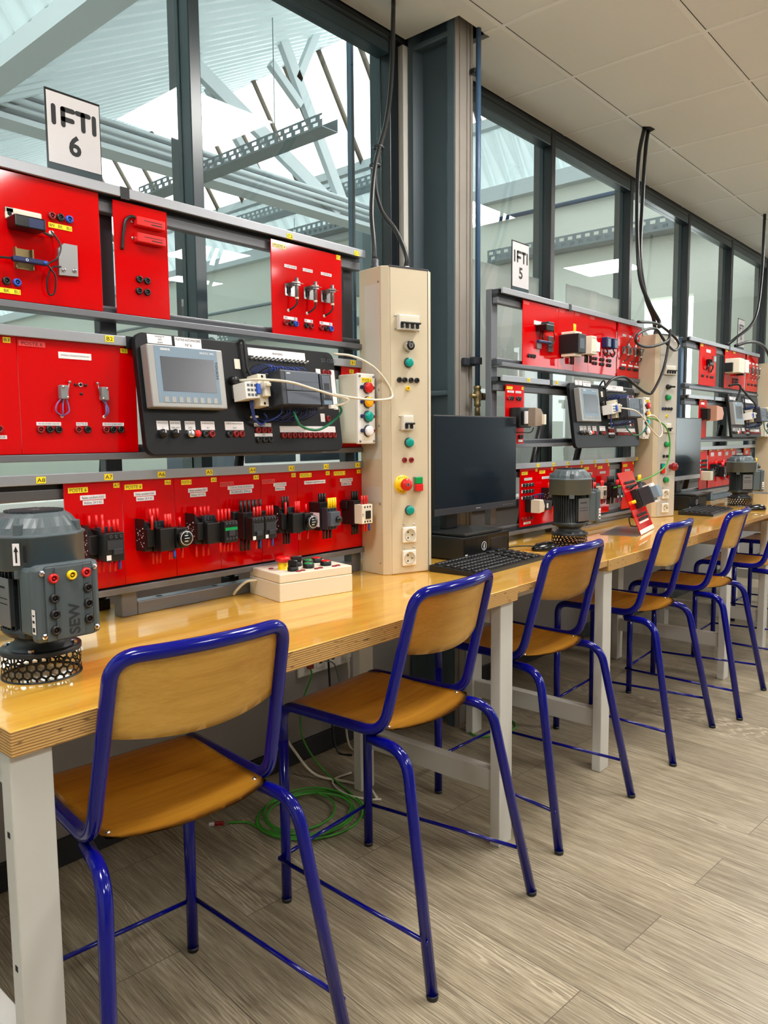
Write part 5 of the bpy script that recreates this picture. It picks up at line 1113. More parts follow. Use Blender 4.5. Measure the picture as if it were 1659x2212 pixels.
def far_panel(lb, x0, x1, z0, z1, kind):
    q = panel(lb, x0, x1, z0, z1, S4, G4); t, X, Z = q.t, q.x, q.z
    q.l(x0+0.01, x0+0.055, z1-0.024, z1-0.008, M_YEL, 'POSTE 4' if (x1-x0) > 0.1 else None)
    if kind == 'sensor':
        q.l(x0+0.12, x0+0.2, z1-0.055, z1-0.035, M_PAPER, 'CAPTEUR')
        MB().m(M_BLACKG).box(0.12, 0.2, -0.03, -0.004, 0.13, 0.17, 0.004).m(M_CHROME).box(0.14, 0.18, -0.05, -0.03, 0.15, 0.19, 0.004).obj('sensor', t)
        MB().m(M_BLKC).tube(spline([(0.13, -0.02, 0.14), (0.11, -0.02, 0.12), (0.11, -0.01, 0.1)]), 0.005).tube(spline([(0.19, -0.02, 0.14), (0.21, -0.02, 0.12), (0.2, -0.01, 0.09)]), 0.005).obj('cable', t)
        for x in (0.05, 0.07, 0.15, 0.22, 0.25): q.s(M_BLACK, (x0+x, z0+0.06))
    elif kind == 'supply':
        MB().m(M_CREAM).box(0.0, 0.11, -0.1, -0.004, 0.1, 0.2, 0.004).m(M_BLACK).box(-0.02, 0.0, -0.06, -0.004, 0.11, 0.17, 0.003).obj('power_supply', t)
    elif kind == 'safety':
        MB().m(M_WHITE).box(0.02, 0.09, -0.09, -0.004, 0.11, 0.2, 0.003).m(M_BLACK).box(0.1, 0.14, -0.05, -0.004, 0.1, 0.22, 0.003).obj('safety_relay', t)
        for x in (0.02, 0.05, 0.09, 0.12): q.s(M_BLACK, (x0+x, z0+0.07), (x0+x, z0+0.05))
    elif kind == 'prox':
        for x in (0.06, 0.15, 0.23): prox(t, x, 0.13)
        for x in (0.05, 0.07, 0.14, 0.16, 0.23, 0.25): q.s(M_BLACK, (x0+x, z0+0.05))
        for x in (0.05, 0.14, 0.23): q.l(x0+x, x0+x+0.05, z1-0.08, z1-0.066, M_PAPER, None)
    elif kind == 'narrow':
        MB().m(mat('relay_salmon', srgb(196, 146, 122), 0.5)).prism([(0.08, 0.11), (0.2, 0.12), (0.22, 0.16), (0.19, 0.2), (0.08, 0.21)], -0.09, -0.02, 'y', bv=0.003).m(M_BLACK).box(0.03, 0.1, -0.05, -0.004, 0.12, 0.19, 0.003).obj('relay_block', t)
        q.l(x0+0.03, x0+0.09, z1-0.05, z1-0.036, M_PAPER, None); q.s(M_BLACK, (x0+0.03, z0+0.19), (x0+0.06, z0+0.19))
    elif kind == 'grid':
        for j in range(3):
            for k in range(4): q.s(M_BLACK, (x0+0.03+k*0.03, z1-0.085-j*0.028)); box(M_PAPER, -0.004, 0.004, -0.0006, 0.0006, -0.006, 0.006).obj('label', t, (0.016+k*0.03, -0.0048, z1-0.085-j*0.028-Z))
        MB().m(M_CREAM).box(0.02, 0.07, -0.07, -0.004, 0.06, 0.12, 0.003).m(M_BLACK).box(0.07, 0.13, -0.06, -0.004, 0.06, 0.13, 0.003).obj('terminal_relay', t)
    elif kind: q.c(x0+0.03, z0+0.08, kind); q.l(x0+0.04, x0+0.1, z1-0.06, z1-0.035, M_PAPER, ['RELAIS', 'MARCHE'])
for a in [('red panel with one black sensor, top left of the farthest rack', 0.34, 0.655, 1.585, 1.855, 'sensor'), ('red panel with a cream power supply on the farthest rack', 0.84, 1.0, 1.585, 1.86, 'supply'), ('red panel with a white safety relay on the farthest rack', 1.003, 1.3, 1.585, 1.86, 'safety'), ('red panel with three sensors at the right end of the farthest rack', 1.33, 1.62, 1.585, 1.865, 'prox'),
          ('tall narrow red panel with a salmon relay on the farthest rack', 0.36, 0.505, 1.243, 1.51, 'narrow'), ('red panel with a socket grid, bottom left of the farthest rack', 0.40, 0.545, 0.905, 1.178, 'grid'),
          ('second red panel of the farthest bottom row, with a relay', 0.57, 0.72, 0.905, 1.178, 'relay'), ('third red panel of the farthest bottom row, with a timer', 0.722, 0.872, 0.905, 1.178, 'timer'), ('fourth red panel of the farthest bottom row, with an auxiliary relay', 0.874, 1.02, 0.905, 1.178, 'aux'), ('fifth red panel of the farthest bottom row, behind the motor', 1.022, 1.17, 0.905, 1.178, 'double'), ('last red panel of the farthest bottom row, right of the motor', 1.34, 1.5, 0.905, 1.178, 'breaker')]: far_panel(*a)

# ------------------------------------------------------------------ motors
def motor(label_, x, y, rz, num=None):
    t = thing('electric_motor', label_, 'motor', (x, y, H), rz, 'grey electric motors standing on honeycomb stands')
    def guard():
        b = MB().m(M_BLACK); r = 0.072; n = 28; rowh = 0.0116; pitch = 2*PI/n
        sx = pitch*r/math.sqrt(3); 
        for j in range(-1, 5):
            for i in range(n):
                cx = (i+0.5*(j % 2))*pitch; cz = 0.004+j*rowh*1.16
                vo, vi = [], []
                for k in range(6):
                    a = PI/2+k*PI/3
                    for lst, f in ((vo, 1.0), (vi, 0.72)):
                        th = cx+f*sx*math.cos(a)/r; z = min(max(cz+f*sx*math.sin(a), 0.0), 0.05)
                        lst.append(b.bm.verts.new((r*math.cos(th), r*math.sin(th), z)))
                for k in range(6):
                    try: f_ = b.bm.faces.new((vo[k], vo[(k+1) % 6], vi[(k+1) % 6], vi[k])); f_.material_index = 0
                    except ValueError: pass
        bmesh.ops.solidify(b.bm, geom=b.bm.faces[:], thickness=0.0022)
        b.lathe([(0.0735, 0), (0.0735, 0.003), (0.070, 0.003), (0.070, 0), (0.0735, 0)], 48).lathe([(0.0735, 0.048), (0.0735, 0.056), (0.0725, 0.057), (0.05, 0.058), (0.05, 0.05), (0.0735, 0.048)], 48)
        return b
    put(share('guard', guard), 'honeycomb_stand', t)
    def body():
        b = MB().m(M_MOTORD)
        b.lathe([(0.062, 0.057), (0.056, 0.062), (0.046, 0.07), (0.046, 0.078), (0.06, 0.084), (0.066, 0.09), (0.066, 0.1), (0.055, 0.102), (0.055, 0.225), (0, 0.225)], 40)
        b.box(-0.056, 0.056, -0.056, 0.056, 0.082, 0.1, 0.012)
        for k in range(40):
            a = 2*PI*k/40
            M4 = Matrix.Rotation(a, 4, 'Z'); b.box(0.054, 0.0655, -0.0012, 0.0012, 0.1, 0.216, M=M4)
        return b
    put(share('motor_body', body), 'finned_body', t)
    def cowl():
        b = MB().m(M_MOTOR); R8 = 0.080; ca = 0.052
        def oct_(r, c): return [(r, -c), (r, c), (c, r), (-c, r), (-r, c), (-r, -c), (-c, -r), (c, -r)]
        levels = [(0.078, 0.214, 0), (0.081, 0.217, 0), (0.081, 0.272, 0), (0.0835, 0.274, 0), (0.0835, 0.278, 0), (0.078, 0.281, 0), (0.074, 0.292, 1), (0.064, 0.309, 1), (0.055, 0.316, 0), (0.02, 0.318, 0)]
        rings = []; n = 64
        for r, z, sc in levels:
            ring = []
            for k in range(n):
                a = 2*PI*k/n
                # squircle between octagon and circle
                ro = r/max(abs(math.cos(a)), abs(math.sin(a)), (abs(math.cos(a))+abs(math.sin(a)))/1.5)*0.985
                ro = ro*(0.75 if z < 0.3 else 0.1)+r*(0.25 if z < 0.3 else 0.9)
                if sc: ro *= 1+0.014*(1 if k % 4 < 2 else -1)
                ring.append(b.bm.verts.new((ro*math.cos(a), ro*math.sin(a), z)))
            rings.append(ring)
        for i in range(len(rings)-1):
            for k in range(n): f = b.bm.faces.new((rings[i][k], rings[i][(k+1) % n], rings[i+1][(k+1) % n], rings[i+1][k])); f.material_index = 0; f.smooth = i < 4
        b.bm.faces.new(rings[0][::-1]); b.bm.faces.new(rings[-1])
        b.m(M_MOTORD)
        for i in range(-5, 6):
            w = math.sqrt(max(0, 0.052**2-(i*0.009)**2)); b.box(-w, w, i*0.009-0.0016, i*0.009+0.0016, 0.3165, 0.3205)
        b.lathe([(0.012, 0.318), (0.012, 0.321), (0, 0.321)], 20)
        b.m(M_MOTOR)
        for a in (45, 135, 225, 315):
            M4 = Matrix.Rotation(R(a), 4, 'Z'); b.box(0.066, 0.083, -0.008, 0.008, 0.274, 0.3, 0.002, M=M4); b.box(0.072, 0.0835, -0.01, 0.01, 0.2, 0.232, 0.002, M=M4)
        return b
    put(share('motor_cowl', cowl), 'fan_cowl', t)
    o = box(M_PAPER, -0.006, 0.006, -0.0006, 0, -0.02, 0.02).obj('arrow_sticker', t, (-0.065, -0.0655, 0.247), (0, 0, R(-45)))
    MB().m(M_INK).prism([(-0.0015, -0.015), (0.0015, -0.015), (0.0015, 0.005), (0.004, 0.005), (0, 0.015), (-0.004, 0.005), (-0.0015, 0.005)], -0.0012, -0.0006, 'y').obj('arrow', o)
    MB().m(M_HOLE).box(-0.003, 0.003, -0.0008, 0, -0.015, 0.016, 0.0004, 1).obj('vent_slot', t, (-0.0535, -0.0745, 0.247), (0, 0, R(-45)))
    # terminal box
    b = MB().m(M_MOTOR).box(-0.058, 0.058, -0.098, -0.05, 0.098, 0.222, 0.006).box(-0.0615, 0.0605, -0.125, -0.098, 0.09, 0.230, 0.009)
    b.box(-0.045, 0.044, -0.1285, -0.125, 0.092, 0.228, 0.003).box(-0.028, 0.026, -0.1305, -0.1285, 0.094, 0.226, 0.002)
    o = b.obj('terminal_box', t)
    for x in (-0.049, 0.049):
        for z in (0.103, 0.217): MB().m(M_CHROME).lathe([(0.0055, 0), (0.0055, 0.003), (0.003, 0.004), (0, 0.004)], 6, axis='y', smooth=False).obj('screw', o, (x, -0.125, z))
    for x, z, mt in ((-0.03, 0.206, M_REDP), (0.031, 0.209, M_REDP), (0.003, 0.208, M_YELL), (-0.03, 0.17, M_BLACK), (-0.03, 0.141, M_BLACK), (-0.03, 0.112, M_BLACK), (0.033, 0.18, M_BLACK), (0.033, 0.151, M_BLACK), (0.033, 0.122, M_BLACK)): socket(o, x, z, mt, -0.1285 if abs(x) > 0.01 else -0.1305, 0.0088)
    text('SEW', 0.058, 0.021, o, (0.005, -0.1310, 0.128), M_MOTORD, rot=(0, R(-90), 0), fit=False)
    MB().m(M_PAPER).box(-0.0622, -0.0615, -0.121, -0.109, 0.108, 0.152).m(M_INK).box(-0.0625, -0.0622, -0.119, -0.112, 0.14, 0.143).box(-0.0625, -0.0622, -0.119, -0.111, 0.128, 0.133).box(-0.0625, -0.0622, -0.119, -0.111, 0.112, 0.12).obj('data_label', o)
    MB().m(M_STEEL).box(-0.070, -0.0685, -0.036, 0.03, 0.108, 0.2).m(M_INK).box(-0.0703, -0.07, -0.02, 0.02, 0.18, 0.184).box(-0.0703, -0.07, -0.028, 0.024, 0.16, 0.162).box(-0.0703, -0.07, -0.028, 0.024, 0.15, 0.152).m(M_MOTORD).box(-0.0685, -0.06, -0.034, 0.028, 0.11, 0.198).obj('rating_plate', t)
    for a in (20, 110, 200, 290): MB().m(M_CHROME).lathe([(0.006, 0), (0.006, 0.006), (0, 0.007)], 6, smooth=False).obj('flange_bolt', t, (0.062*math.cos(R(a-60)), 0.062*math.sin(R(a-60)), 0.057))
motor('grey electric motor on a honeycomb stand, nearest, at the left edge', 0.172, 0.262, R(0))
motor('grey electric motor behind the third stool, left of the tilted red panel', 2.37, 0.285, R(78))
motor('grey electric motor at the right edge behind the farthest keyboard', 4.66, 0.29, R(50))

# ------------------------------------------------------------------ things on the nearest bench
t = thing('control_box', 'beige push button control box with an emergency stop, on the nearest bench', 'control box', (0.888, 0.384, H), R(-11))
box(M_CREAM, 0, 0.245, 0, 0.175, 0, 0.052, bv=0.002).obj('lower_case', t)
box(M_CREAM, 0.0005, 0.2445, 0.0005, 0.1745, 0.0525, 0.078, bv=0.003).obj('lid', t)
ZT = 0.0775
b = MB().m(M_YELL).lathe([(0.016, 0), (0.014, 0.002), (0.014, 0.022)], 20).m(M_REDP).lathe([(0.013, 0.02), (0.021, 0.025), (0.022, 0.033), (0.018, 0.037), (0, 0.038)], 24); b.obj('emergency_button', t, (0.055, 0.075, ZT))
def selector(x, y, a):
    MB().m(M_BLACK).lathe([(0.0155, 0), (0.0155, 0.01), (0.013, 0.013), (0, 0.013)], 20).box(-0.0045, 0.0045, -0.015, 0.015, 0.012, 0.03, 0.002).m(M_INKW).box(-0.001, 0.001, -0.0155, -0.006, 0.0295, 0.0305).obj('selector', t, (x, y, ZT), (0, 0, R(a)))
selector(0.062, 0.032, 20); selector(0.112, 0.095, 60)
for x, y, mt in ((0.122, 0.045, M_GRN2), (0.185, 0.05, M_REDP), (0.155, 0.1, M_GRN2), (0.195, 0.115, M_REDP)): MB().m(M_BLACK).lathe([(0.0165, 0), (0.0165, 0.012), (0.014, 0.014)], 20).m(mt).lathe([(0.0138, 0.0135), (0.0125, 0.0155), (0, 0.0155)], 20).obj('push_button', t, (x, y, ZT))
for x, y in ((0.068, 0.012), (0.085, 0.016), (0.13, 0.014), (0.146, 0.018), (0.192, 0.016), (0.208, 0.02), (0.03, 0.1)): MB().m(M_REDD).lathe([(0.0075, 0), (0.0075, 0.003), (0.004, 0.0035), (0.004, 0.001), (0, 0.001)], 14).obj('socket', t, (x, y, ZT))
MB().m(M_WHITEC).tube(spline([(0.0, 0.13, 0.045), (-0.03, 0.14, 0.042), (-0.055, 0.15, 0.02), (-0.06, 0.16, 0.006)]), 0.004).obj('cable', t)

# PC, monitor, keyboard, mouse
def computer(dx, dy, label_pc, label_mon, monx0, monx1, y=0.5, zb=0.972, zt=1.345, bright=False):
    t = thing('desktop_computer', label_pc, 'computer', (dx+1.767, 0.385+dy, H-0.001))
    box(M_BLACK, 0, 0.302, 0.004, 0.3, 0.004, 0.088, bv=0.004).obj('case', t)
    b = MB().m(M_BLACKG).box(0.002, 0.30, 0, 0.006, 0.006, 0.086, 0.002); b.m(M_BLACK)
    for i in range(30): b.box(0.006+0.005*i, 0.0075+0.005*i, -0.0006, 0.0002, 0.01, 0.082)
    b.obj('front_bezel', t)
    o = MB().m(M_INKW).lathe([(0.0165, 0.0006), (0.0165, 0.001), (0.0148, 0.001), (0.0148, 0.0006)], 28, axis='y').obj('emblem', t, (0.125, 0, 0.046)); text('DELL', 0.022, 0.009, o, (0, -0.0012, 0), M_INKW, rot=(0, R(-90), 0), fit=False)
    MB().m(M_BLACK).box(0.17, 0.29, -0.001, 0, 0.016, 0.07, 0.0003, 1).obj('drive_bay', t); label(t, 0.004, 0.018, 0.008, 0.026, M_PAPER, None, y=-0.0005)
    for x in (0.03, 0.27):
        for yy in (0.04, 0.26): box(M_BLACK, x-0.01, x+0.01, yy-0.01, yy+0.01, 0, 0.006).obj('foot', t)
    t = thing('monitor', label_mon, 'monitor', (dx+(monx0+monx1)/2, y+dy, H+0.088)); hw = (monx1-monx0)/2; o0 = H+0.088
    cxp = dx+1.767+0.13-(dx+(monx0+monx1)/2)
    box(M_BLACK, cxp-0.12, cxp+0.13, -0.11, 0.14, 0.0, 0.012, bv=0.004).obj('base', t)
    box(M_BLACK, cxp-0.035, cxp+0.045, 0.04, 0.07, 0.01, 0.36, bv=0.004).obj('stand', t)
    box(M_BLACK, -hw, hw, 0.0, 0.03, zb-o0, zt-o0, bv=0.003).obj('casing', t)
    box(M_SCR, -hw+0.006, hw-0.006, -0.0008, 0.0, zb-o0+0.028, zt-o0-0.006).obj('screen', t)
    o = MB().m(M_CHAR if not bright else M_ALU).box(-hw+0.002, hw-0.002, -0.002, 0.001, zb-o0+0.001, zb-o0+0.026, 0.0008).obj('lower_bezel', t); text('iiyama', 0.03, 0.006, o, (0.0, -0.0024, zb-o0+0.013), M_INKW, fit=False)
    for i in range(5): box(M_INKW, hw-0.1+i*0.016, hw-0.097+i*0.016, -0.0024, -0.002, zb-o0+0.012, zb-o0+0.0135).obj('button_mark', o)
computer(0, 0, 'black compact desktop computer beside the nearest power column', 'black monitor on the computer beside the nearest power column', 1.735, 2.305)
computer(P+0.22, 0.03, 'black compact desktop computer beside the second power column', 'dark monitor beside the second power column, partly hidden', 1.58, 2.156, y=0.46, zb=0.99, zt=1.368, bright=True)
def keyboard(label_, x, y, rz, mx, my, mrz, mlabel):
    t = thing('keyboard', label_, 'keyboard', (x, y, H-0.001), rz)
    MB().m(M_BLACK).prism([(0, 0), (0.19, 0), (0.19, 0.022), (0.18, 0.024), (0.0, 0.012)], 0, 0.467, 'x', bv=0.002).obj('case', t)
    kb = [MB().m(M_BLACK) for q in range(3)]
    for j in range(6):
        for i in range(22):
            if 15 <= i < 16 or (i == 18): continue
            x0 = 0.010+i*0.0203; y0 = 0.012+j*0.0275+(0.008 if j == 5 else 0)
            if j == 0 and 4 <= i <= 8:
                if i == 4: x1 = 0.010+9*0.0203-0.003
                else: continue
            else: x1 = x0+0.0168
            z = 0.012+0.012*(y0+0.01)/0.18
            kb[0 if i < 15 else (1 if i < 18 else 2)].box(x0, x1, y0, y0+0.018, z-0.002, z+0.006, 0.0016, 1)
    for b in kb: b.obj('key_block', t)
    m_ = thing('computer_mouse', mlabel, 'mouse', (mx, my, H-0.001), mrz)
    bm = bmesh.new(); bmesh.ops.create_uvsphere(bm, u_segments=24, v_segments=14, radius=1.0)
    for v in bm.verts:
        x_, y_, z_ = v.co; z2 = max(z_, -0.35); v.co = (x_*0.032*(1-0.1*y_), y_*0.058, (z2+0.35)*0.026*(1-0.18*y_))
    for f in bm.faces: f.smooth = True
    me = bpy.data.meshes.new('shell'); bm.to_mesh(me); bm.free(); me.materials.append(M_BLACKG); put(me, 'shell', m_)
    MB().m(M_CHAR).cyl((-0.004, 0.034, 0.026), (0.004, 0.034, 0.026), 0.006, 12).obj('scroll_wheel', m_)
keyboard('black keyboard on the computer table in front of the nearest monitor', 1.542, 0.178, R(1.8), 2.195, 0.30, R(60), 'black computer mouse right of the nearest keyboard')
keyboard('black keyboard in front of the second monitor, seen far right', 3.88, 0.20, R(4), 4.40, 0.12, R(40), 'black computer mouse at the right, behind the sixth stool')
tag(MB().m(M_BLKC).tube(spline([(2.225, 0.345, H+0.004), (2.25, 0.40, H+0.003), (2.20, 0.44, H+0.003), (2.12, 0.45, H+0.003), (2.075, 0.46, H+0.006)]), 0.0022).obj('mouse_cable'), 'thin black mouse cable on the thin table behind the nearest mouse', 'cable')
tag(MB().m(M_BLKC).tube(spline([(1.60, 0.34, H+0.004), (1.56, 0.36, H+0.003), (1.585, 0.385, H+0.003), (1.70, 0.37, H+0.003), (1.78, 0.372, H+0.004), (1.80, 0.378, H+0.012)]), 0.0022).obj('keyboard_cable'), 'thin black keyboard cable beside the nearest power column foot', 'cable')

# tilted red panel on the second bench
t = thing('tilted_panel', 'red panel tilted on a bent metal foot, carrying a black relay', 'panel', (3.0, 0.235, H), R(11))
tilt = R(-22)
box(M_STEEL, -0.2, 0.155, -0.02, 0.15, 0, 0.002, bv=0.0005, seg=1).obj('foot_plate', t)
s = bpy.data.objects.new('sloping_panel', None)
pn = MB().m(M_RED).box(-0.15, 0.15, -0.004, 0, 0.0, 0.298, 0.0008, 1).m(M_PAPER).box(-0.15, 0.15, -0.0045, -0.004, 0.0, 0.02).obj('sloping_panel', t, (0.0, -0.02, 0.002), (tilt, 0, 0))
for zz in (0.065, 0.085, 0.225, 0.245):
    for i in range(9): socket(pn, -0.085+i*0.022, zz, M_BLACK, -0.0045, 0.0065)
box(M_PAPER, -0.1, 0.1, -0.0052, -0.0045, 0.047, 0.056).obj('label', pn)
o = MB().m(M_BLACK).box(-0.05, 0.04, -0.035, -0.004, 0.115, 0.205, 0.003).m(M_CHAR).box(-0.04, 0.04, -0.09, -0.035, 0.12, 0.2, 0.003).m(M_HMIB).box(-0.035, 0.04, -0.12, -0.09, 0.135, 0.19, 0.003).m(M_WHITE).box(-0.036, 0.041, -0.1, -0.06, 0.19, 0.206, 0.002).box(-0.036, 0.041, -0.1, -0.06, 0.114, 0.125, 0.002).obj('safety_relay', pn)
MB().m(M_YELL).lathe([(0.008, 0), (0.008, 0.018), (0, 0.018)], 12, axis='y').obj('push_button', pn, (-0.09, -0.004, 0.15))
for i in range(4): MB().m(M_BLKC).tube(spline([(-0.03+0.02*i, -0.07, 0.2), (-0.04+0.02*i, -0.06, 0.225), (-0.06+0.02*i, -0.03, 0.222), (-0.07+0.02*i, -0.004, 0.21)]), 0.0016, 5).obj('wire', pn)
MB().m(M_BLKC).tube(spline([(-0.12, 0.0, 0.08), (-0.14, 0.02, 0.09), (-0.13, 0.03, 0.06), (-0.15, 0.02, 0.05), (-0.13, 0.0, 0.04)]), 0.003).obj('wire', pn)

# ------------------------------------------------------------------ cables
def cable(name, label_, pts, r, mt, n=6, cat='cable'): return tag(MB().m(mt).tube(spline(pts, n), r, 8).obj(name), label_, cat)
cable('power_cable', 'black cable from the ceiling to the grey gland on the nearest power column', [(1.882, .8, 2.924), (1.797, .74, 2.611), (1.697, .68, 2.401), (1.546, .6, 2.199), (1.467, .55, 2.02), (1.437, .515, 1.90), (1.428, .505, 1.842)], 0.0085, M_BLKC)
cable('power_cable', 'black cable from the ceiling curving to the right gland of the nearest power column', [(1.905, .82, 2.924), (1.816, .755, 2.62), (1.718, .70, 2.409), (1.56, .615, 2.171), (1.511, .55, 2.029), (1.519, .49, 1.947), (1.512, .44, 1.86), (1.509, .438, 1.82)], 0.0085, M_BLKC)
for p_ in ((1.60, 0.635, 2.27), (1.55, 0.607, 2.19)):
    tag(MB().m(M_BLACK).lathe([(0.019, -0.004), (0.021, 0), (0.019, 0.004)], 12).obj('cable_tie', None, p_), 'black cable tie around the two hanging cables above the nearest column', 'cable tie', 'cable ties on the hanging cables')
t = thing('ceiling_hole', 'dark torn hole in the ceiling tile where the second cables come down', 'hole', (3.745, 0.575, CEIL-0.0022)); MB().m(M_HOLE).prism([(-0.05, 0.0), (-0.02, -0.03), (0.03, -0.035), (0.05, 0.0), (0.02, 0.03), (-0.03, 0.02)], 0, 0.002, 'z').obj('hole_edge', t)
cable('power_cable', 'left black cable of the pair hanging from the ceiling above second rack', [(3.717, .575, 2.924), (3.641, .57, 2.749), (3.585, .55, 2.469), (3.494, .5, 2.205), (3.496, .48, 2.061), (3.551, .45, 1.945), (3.62, .43, 1.87), (3.60, .42, 1.835)], 0.011, M_BLKC)
cable('power_cable', 'right black cable of the pair hanging from the ceiling above second rack', [(3.766, .575, 2.924), (3.725, .57, 2.795), (3.651, .55, 2.483), (3.525, .5, 2.187), (3.56, .48, 1.998), (3.64, .47, 1.90), (3.69, .478, 1.842)], 0.011, M_BLKC)
cable('coiled_cable', 'looped black cable drooping over the second power column', [(3.325, .42, 1.834), (3.576, .42, 1.849), (3.722, .38, 1.788), (3.759, .37, 1.747), (3.662, .36, 1.714), (3.563, .37, 1.75), (3.497, .4, 1.815), (3.293, .4, 1.772), (3.267, .4, 1.724), (3.383, .385, 1.711), (3.563, .36, 1.754), (3.60, .36, 1.812), (3.56, .37, 1.628), (3.457, .38, 1.50), (3.416, .40, 1.479), (3.297, .42, 1.521), (3.225, .44, 1.554), (3.106, .45, 1.538), (3.036, .46, 1.49)], 0.0072, M_BLKC)
cable('power_cable', 'black cable hanging from the ceiling above the farthest rack', [(5.927, .553, 2.924), (5.859, .54, 2.441), (5.58, .5, 2.098), (5.36, .56, 1.95), (5.30, .6, 1.90)], 0.011, M_BLKC)
cable('power_cable', 'black cable arching over the farthest power column', [(5.32, .55, 1.89), (5.5, .5, 1.93), (5.75, .48, 1.92), (5.95, .48, 1.84), (5.985, .49, 1.815)], 0.011, M_BLKC)
def bl(x, z, y): return (x, y, z)
cable('network_cable', 'white network cable crossing the nearest automation board', [bl(.845, 1.422, .48), bl(.865, 1.422, .42), bl(.93, 1.416, .375), bl(1.01, 1.401, .368), bl(1.085, 1.387, .366), bl(1.138, 1.380, .366), bl(1.15, 1.373, .366), bl(1.138, 1.364, .372), bl(1.108, 1.357, .378)], 0.0036, M_WHITEC)
cable('network_cable', 'white cable looping out in front of the nearest indicator box', [bl(1.215, 1.522, .49), bl(1.27, 1.515, .455), bl(1.335, 1.485, .43), bl(1.385, 1.44, .42), bl(1.405, 1.405, .415), bl(1.385, 1.388, .405), bl(1.30, 1.380, .39), bl(1.20, 1.381, .375), bl(1.14, 1.384, .366), bl(1.09, 1.389, .366)], 0.0036, M_WHITEC)
t = thing('network_plug', 'clear network plug on the nearest white cable in the network module', 'plug', (1.086, 0.378, 1.353)); box(M_WHITE, 0, 0.024, -0.006, 0.006, -0.005, 0.006, bv=0.002).obj('plug_body', t)
cable('patch_cable', 'teal green patch cable hanging below the nearest controller', [bl(.98, 1.338, .415), bl(.982, 1.318, .405), bl(1.0, 1.30, .41), bl(1.04, 1.288, .41), bl(1.08, 1.29, .41), bl(1.12, 1.312, .40), bl(1.14, 1.34, .385), bl(1.128, 1.358, .38)], 0.0036, M_GREEND)
x5 = D5+0.13
cable('network_cable', 'white network cable sagging from the second automation board', [(x5+.86, .42, 1.40), (x5+.94, .37, 1.385), (x5+1.03, .36, 1.345), (x5+1.13, .36, 1.29), (x5+1.2, .35, 1.255), (x5+1.24, .35, 1.275), (x5+1.235, .36, 1.33), (x5+1.17, .37, 1.365), (x5+1.10, .375, 1.36)], 0.0036, M_WHITEC)
cable('patch_cable', 'long green cable looping from the second board past the second power column', [(x5+1.10, .375, 1.352), (x5+1.20, .37, 1.345), (x5+1.30, .35, 1.30), (x5+1.33, .34, 1.21), (x5+1.26, .33, 1.11), (x5+1.13, .36, 1.05), (x5+1.0, .42, 1.02), (x5+0.93, .47, 1.0)], 0.004, M_GREENC)
cable('patch_cable', 'teal cable under the controller of the second automation board', [(x5+.99, .44, 1.315), (x5+1.0, .43, 1.29), (x5+1.06, .42, 1.265), (x5+1.13, .41, 1.275), (x5+1.17, .40, 1.32)], 0.0036, M_GREEND)
x4 = D4+0.26
cable('patch_cable', 'dark green cable looping under the farthest automation board', [(x4+.9, .44, 1.42), (x4+.98, .40, 1.38), (x4+1.02, .39, 1.30), (x4+1.1, .38, 1.27), (x4+1.2, .38, 1.30)], 0.0036, M_GREEND)
cable('power_cable', 'black cable from the farthest rack down to its automation board', [(x4+.60, .52, 1.60), (x4+.66, .48, 1.61), (x4+.69, .47, 1.58), (x4+.67, .49, 1.50)], 0.007, M_BLKC)
cable('power_cable', 'black cable sloping to the controller on the farthest automation board', [(x4+.69, .47, 1.59), (x4+.8, .44, 1.52), (x4+.88, .42, 1.47), (x4+.9, .44, 1.42)], 0.007, M_BLKC)

# ------------------------------------------------------------------ under the benches
t = thing('wall_trunking', 'white strip of wall sockets under the nearest bench', 'wall sockets', (1.465, 0.965, 0.338))
box(M_WHITE, 0, 0.29, -0.012, 0, 0, 0.085, bv=0.004).obj('plate', t)
for x in (0.03, 0.095, 0.165, 0.235): MB().m(M_WHITE).box(x, x+0.045, -0.015, -0.011, 0.018, 0.066, 0.002).m(M_HOLE).box(x+0.014, x+0.03, -0.0155, -0.015, 0.034, 0.05).obj('socket', t)
MB().m(M_REDD).box(0.04, 0.062, -0.035, -0.014, 0.03, 0.05, 0.002).obj('red_plug', t); MB().m(M_WHITE).box(0.24, 0.268, -0.04, -0.014, 0.03, 0.062, 0.003).obj('white_plug', t)
cable('patch_cable', 'green cable dropping from the wall sockets to the coil under the nearest bench', [(1.512, .935, .375), (1.50, .92, .34), (1.44, .91, .25), (1.42, .89, .14), (1.43, .82, .05), (1.43, .72, .006), (1.40, .62, .005), (1.36, .52, .006), (1.30, .46, .006)], 0.0036, M_GREENC)
pts = []
cx, cy = 1.19, 0.62
for i in range(5*24+1):
    a = 2*PI*i/24; k = i/120; rr = 0.195-0.075*k+0.012*math.sin(i*0.37)
    pts.append((cx+0.012*math.sin(i*.21)+rr*math.cos(a+0.6), cy+0.012*math.cos(i*.17)+rr*0.92*math.sin(a+0.6), 0.005+0.0065*abs(math.sin(i*0.11))+0.003*(i//24)))
pts = [(0.985, 0.78, 0.005), (1.03, 0.735, 0.005), (1.06, 0.69, 0.005), (1.13, 0.60, 0.004)][:2]+[(1.03, 0.66, 0.005), (1.08, 0.52, 0.005)]+pts[10:]
o = tag(MB().m(M_GREENC).tube(spline(pts, 2), 0.0038, 8).obj('coiled_cable'), 'coil of bright green network cable on the floor under the nearest bench', 'cable coil')
t = thing('network_plug', 'red network plug at the loose end of the green coil', 'plug', (0.975, 0.79, 0.0), R(140)); box(M_REDD, 0, 0.03, -0.006, 0.006, 0.0, 0.011, bv=0.002).obj('boot', t); box(M_CLEAR, 0.03, 0.048, -0.005, 0.005, 0.001, 0.01, bv=0.001).obj('tip', t)
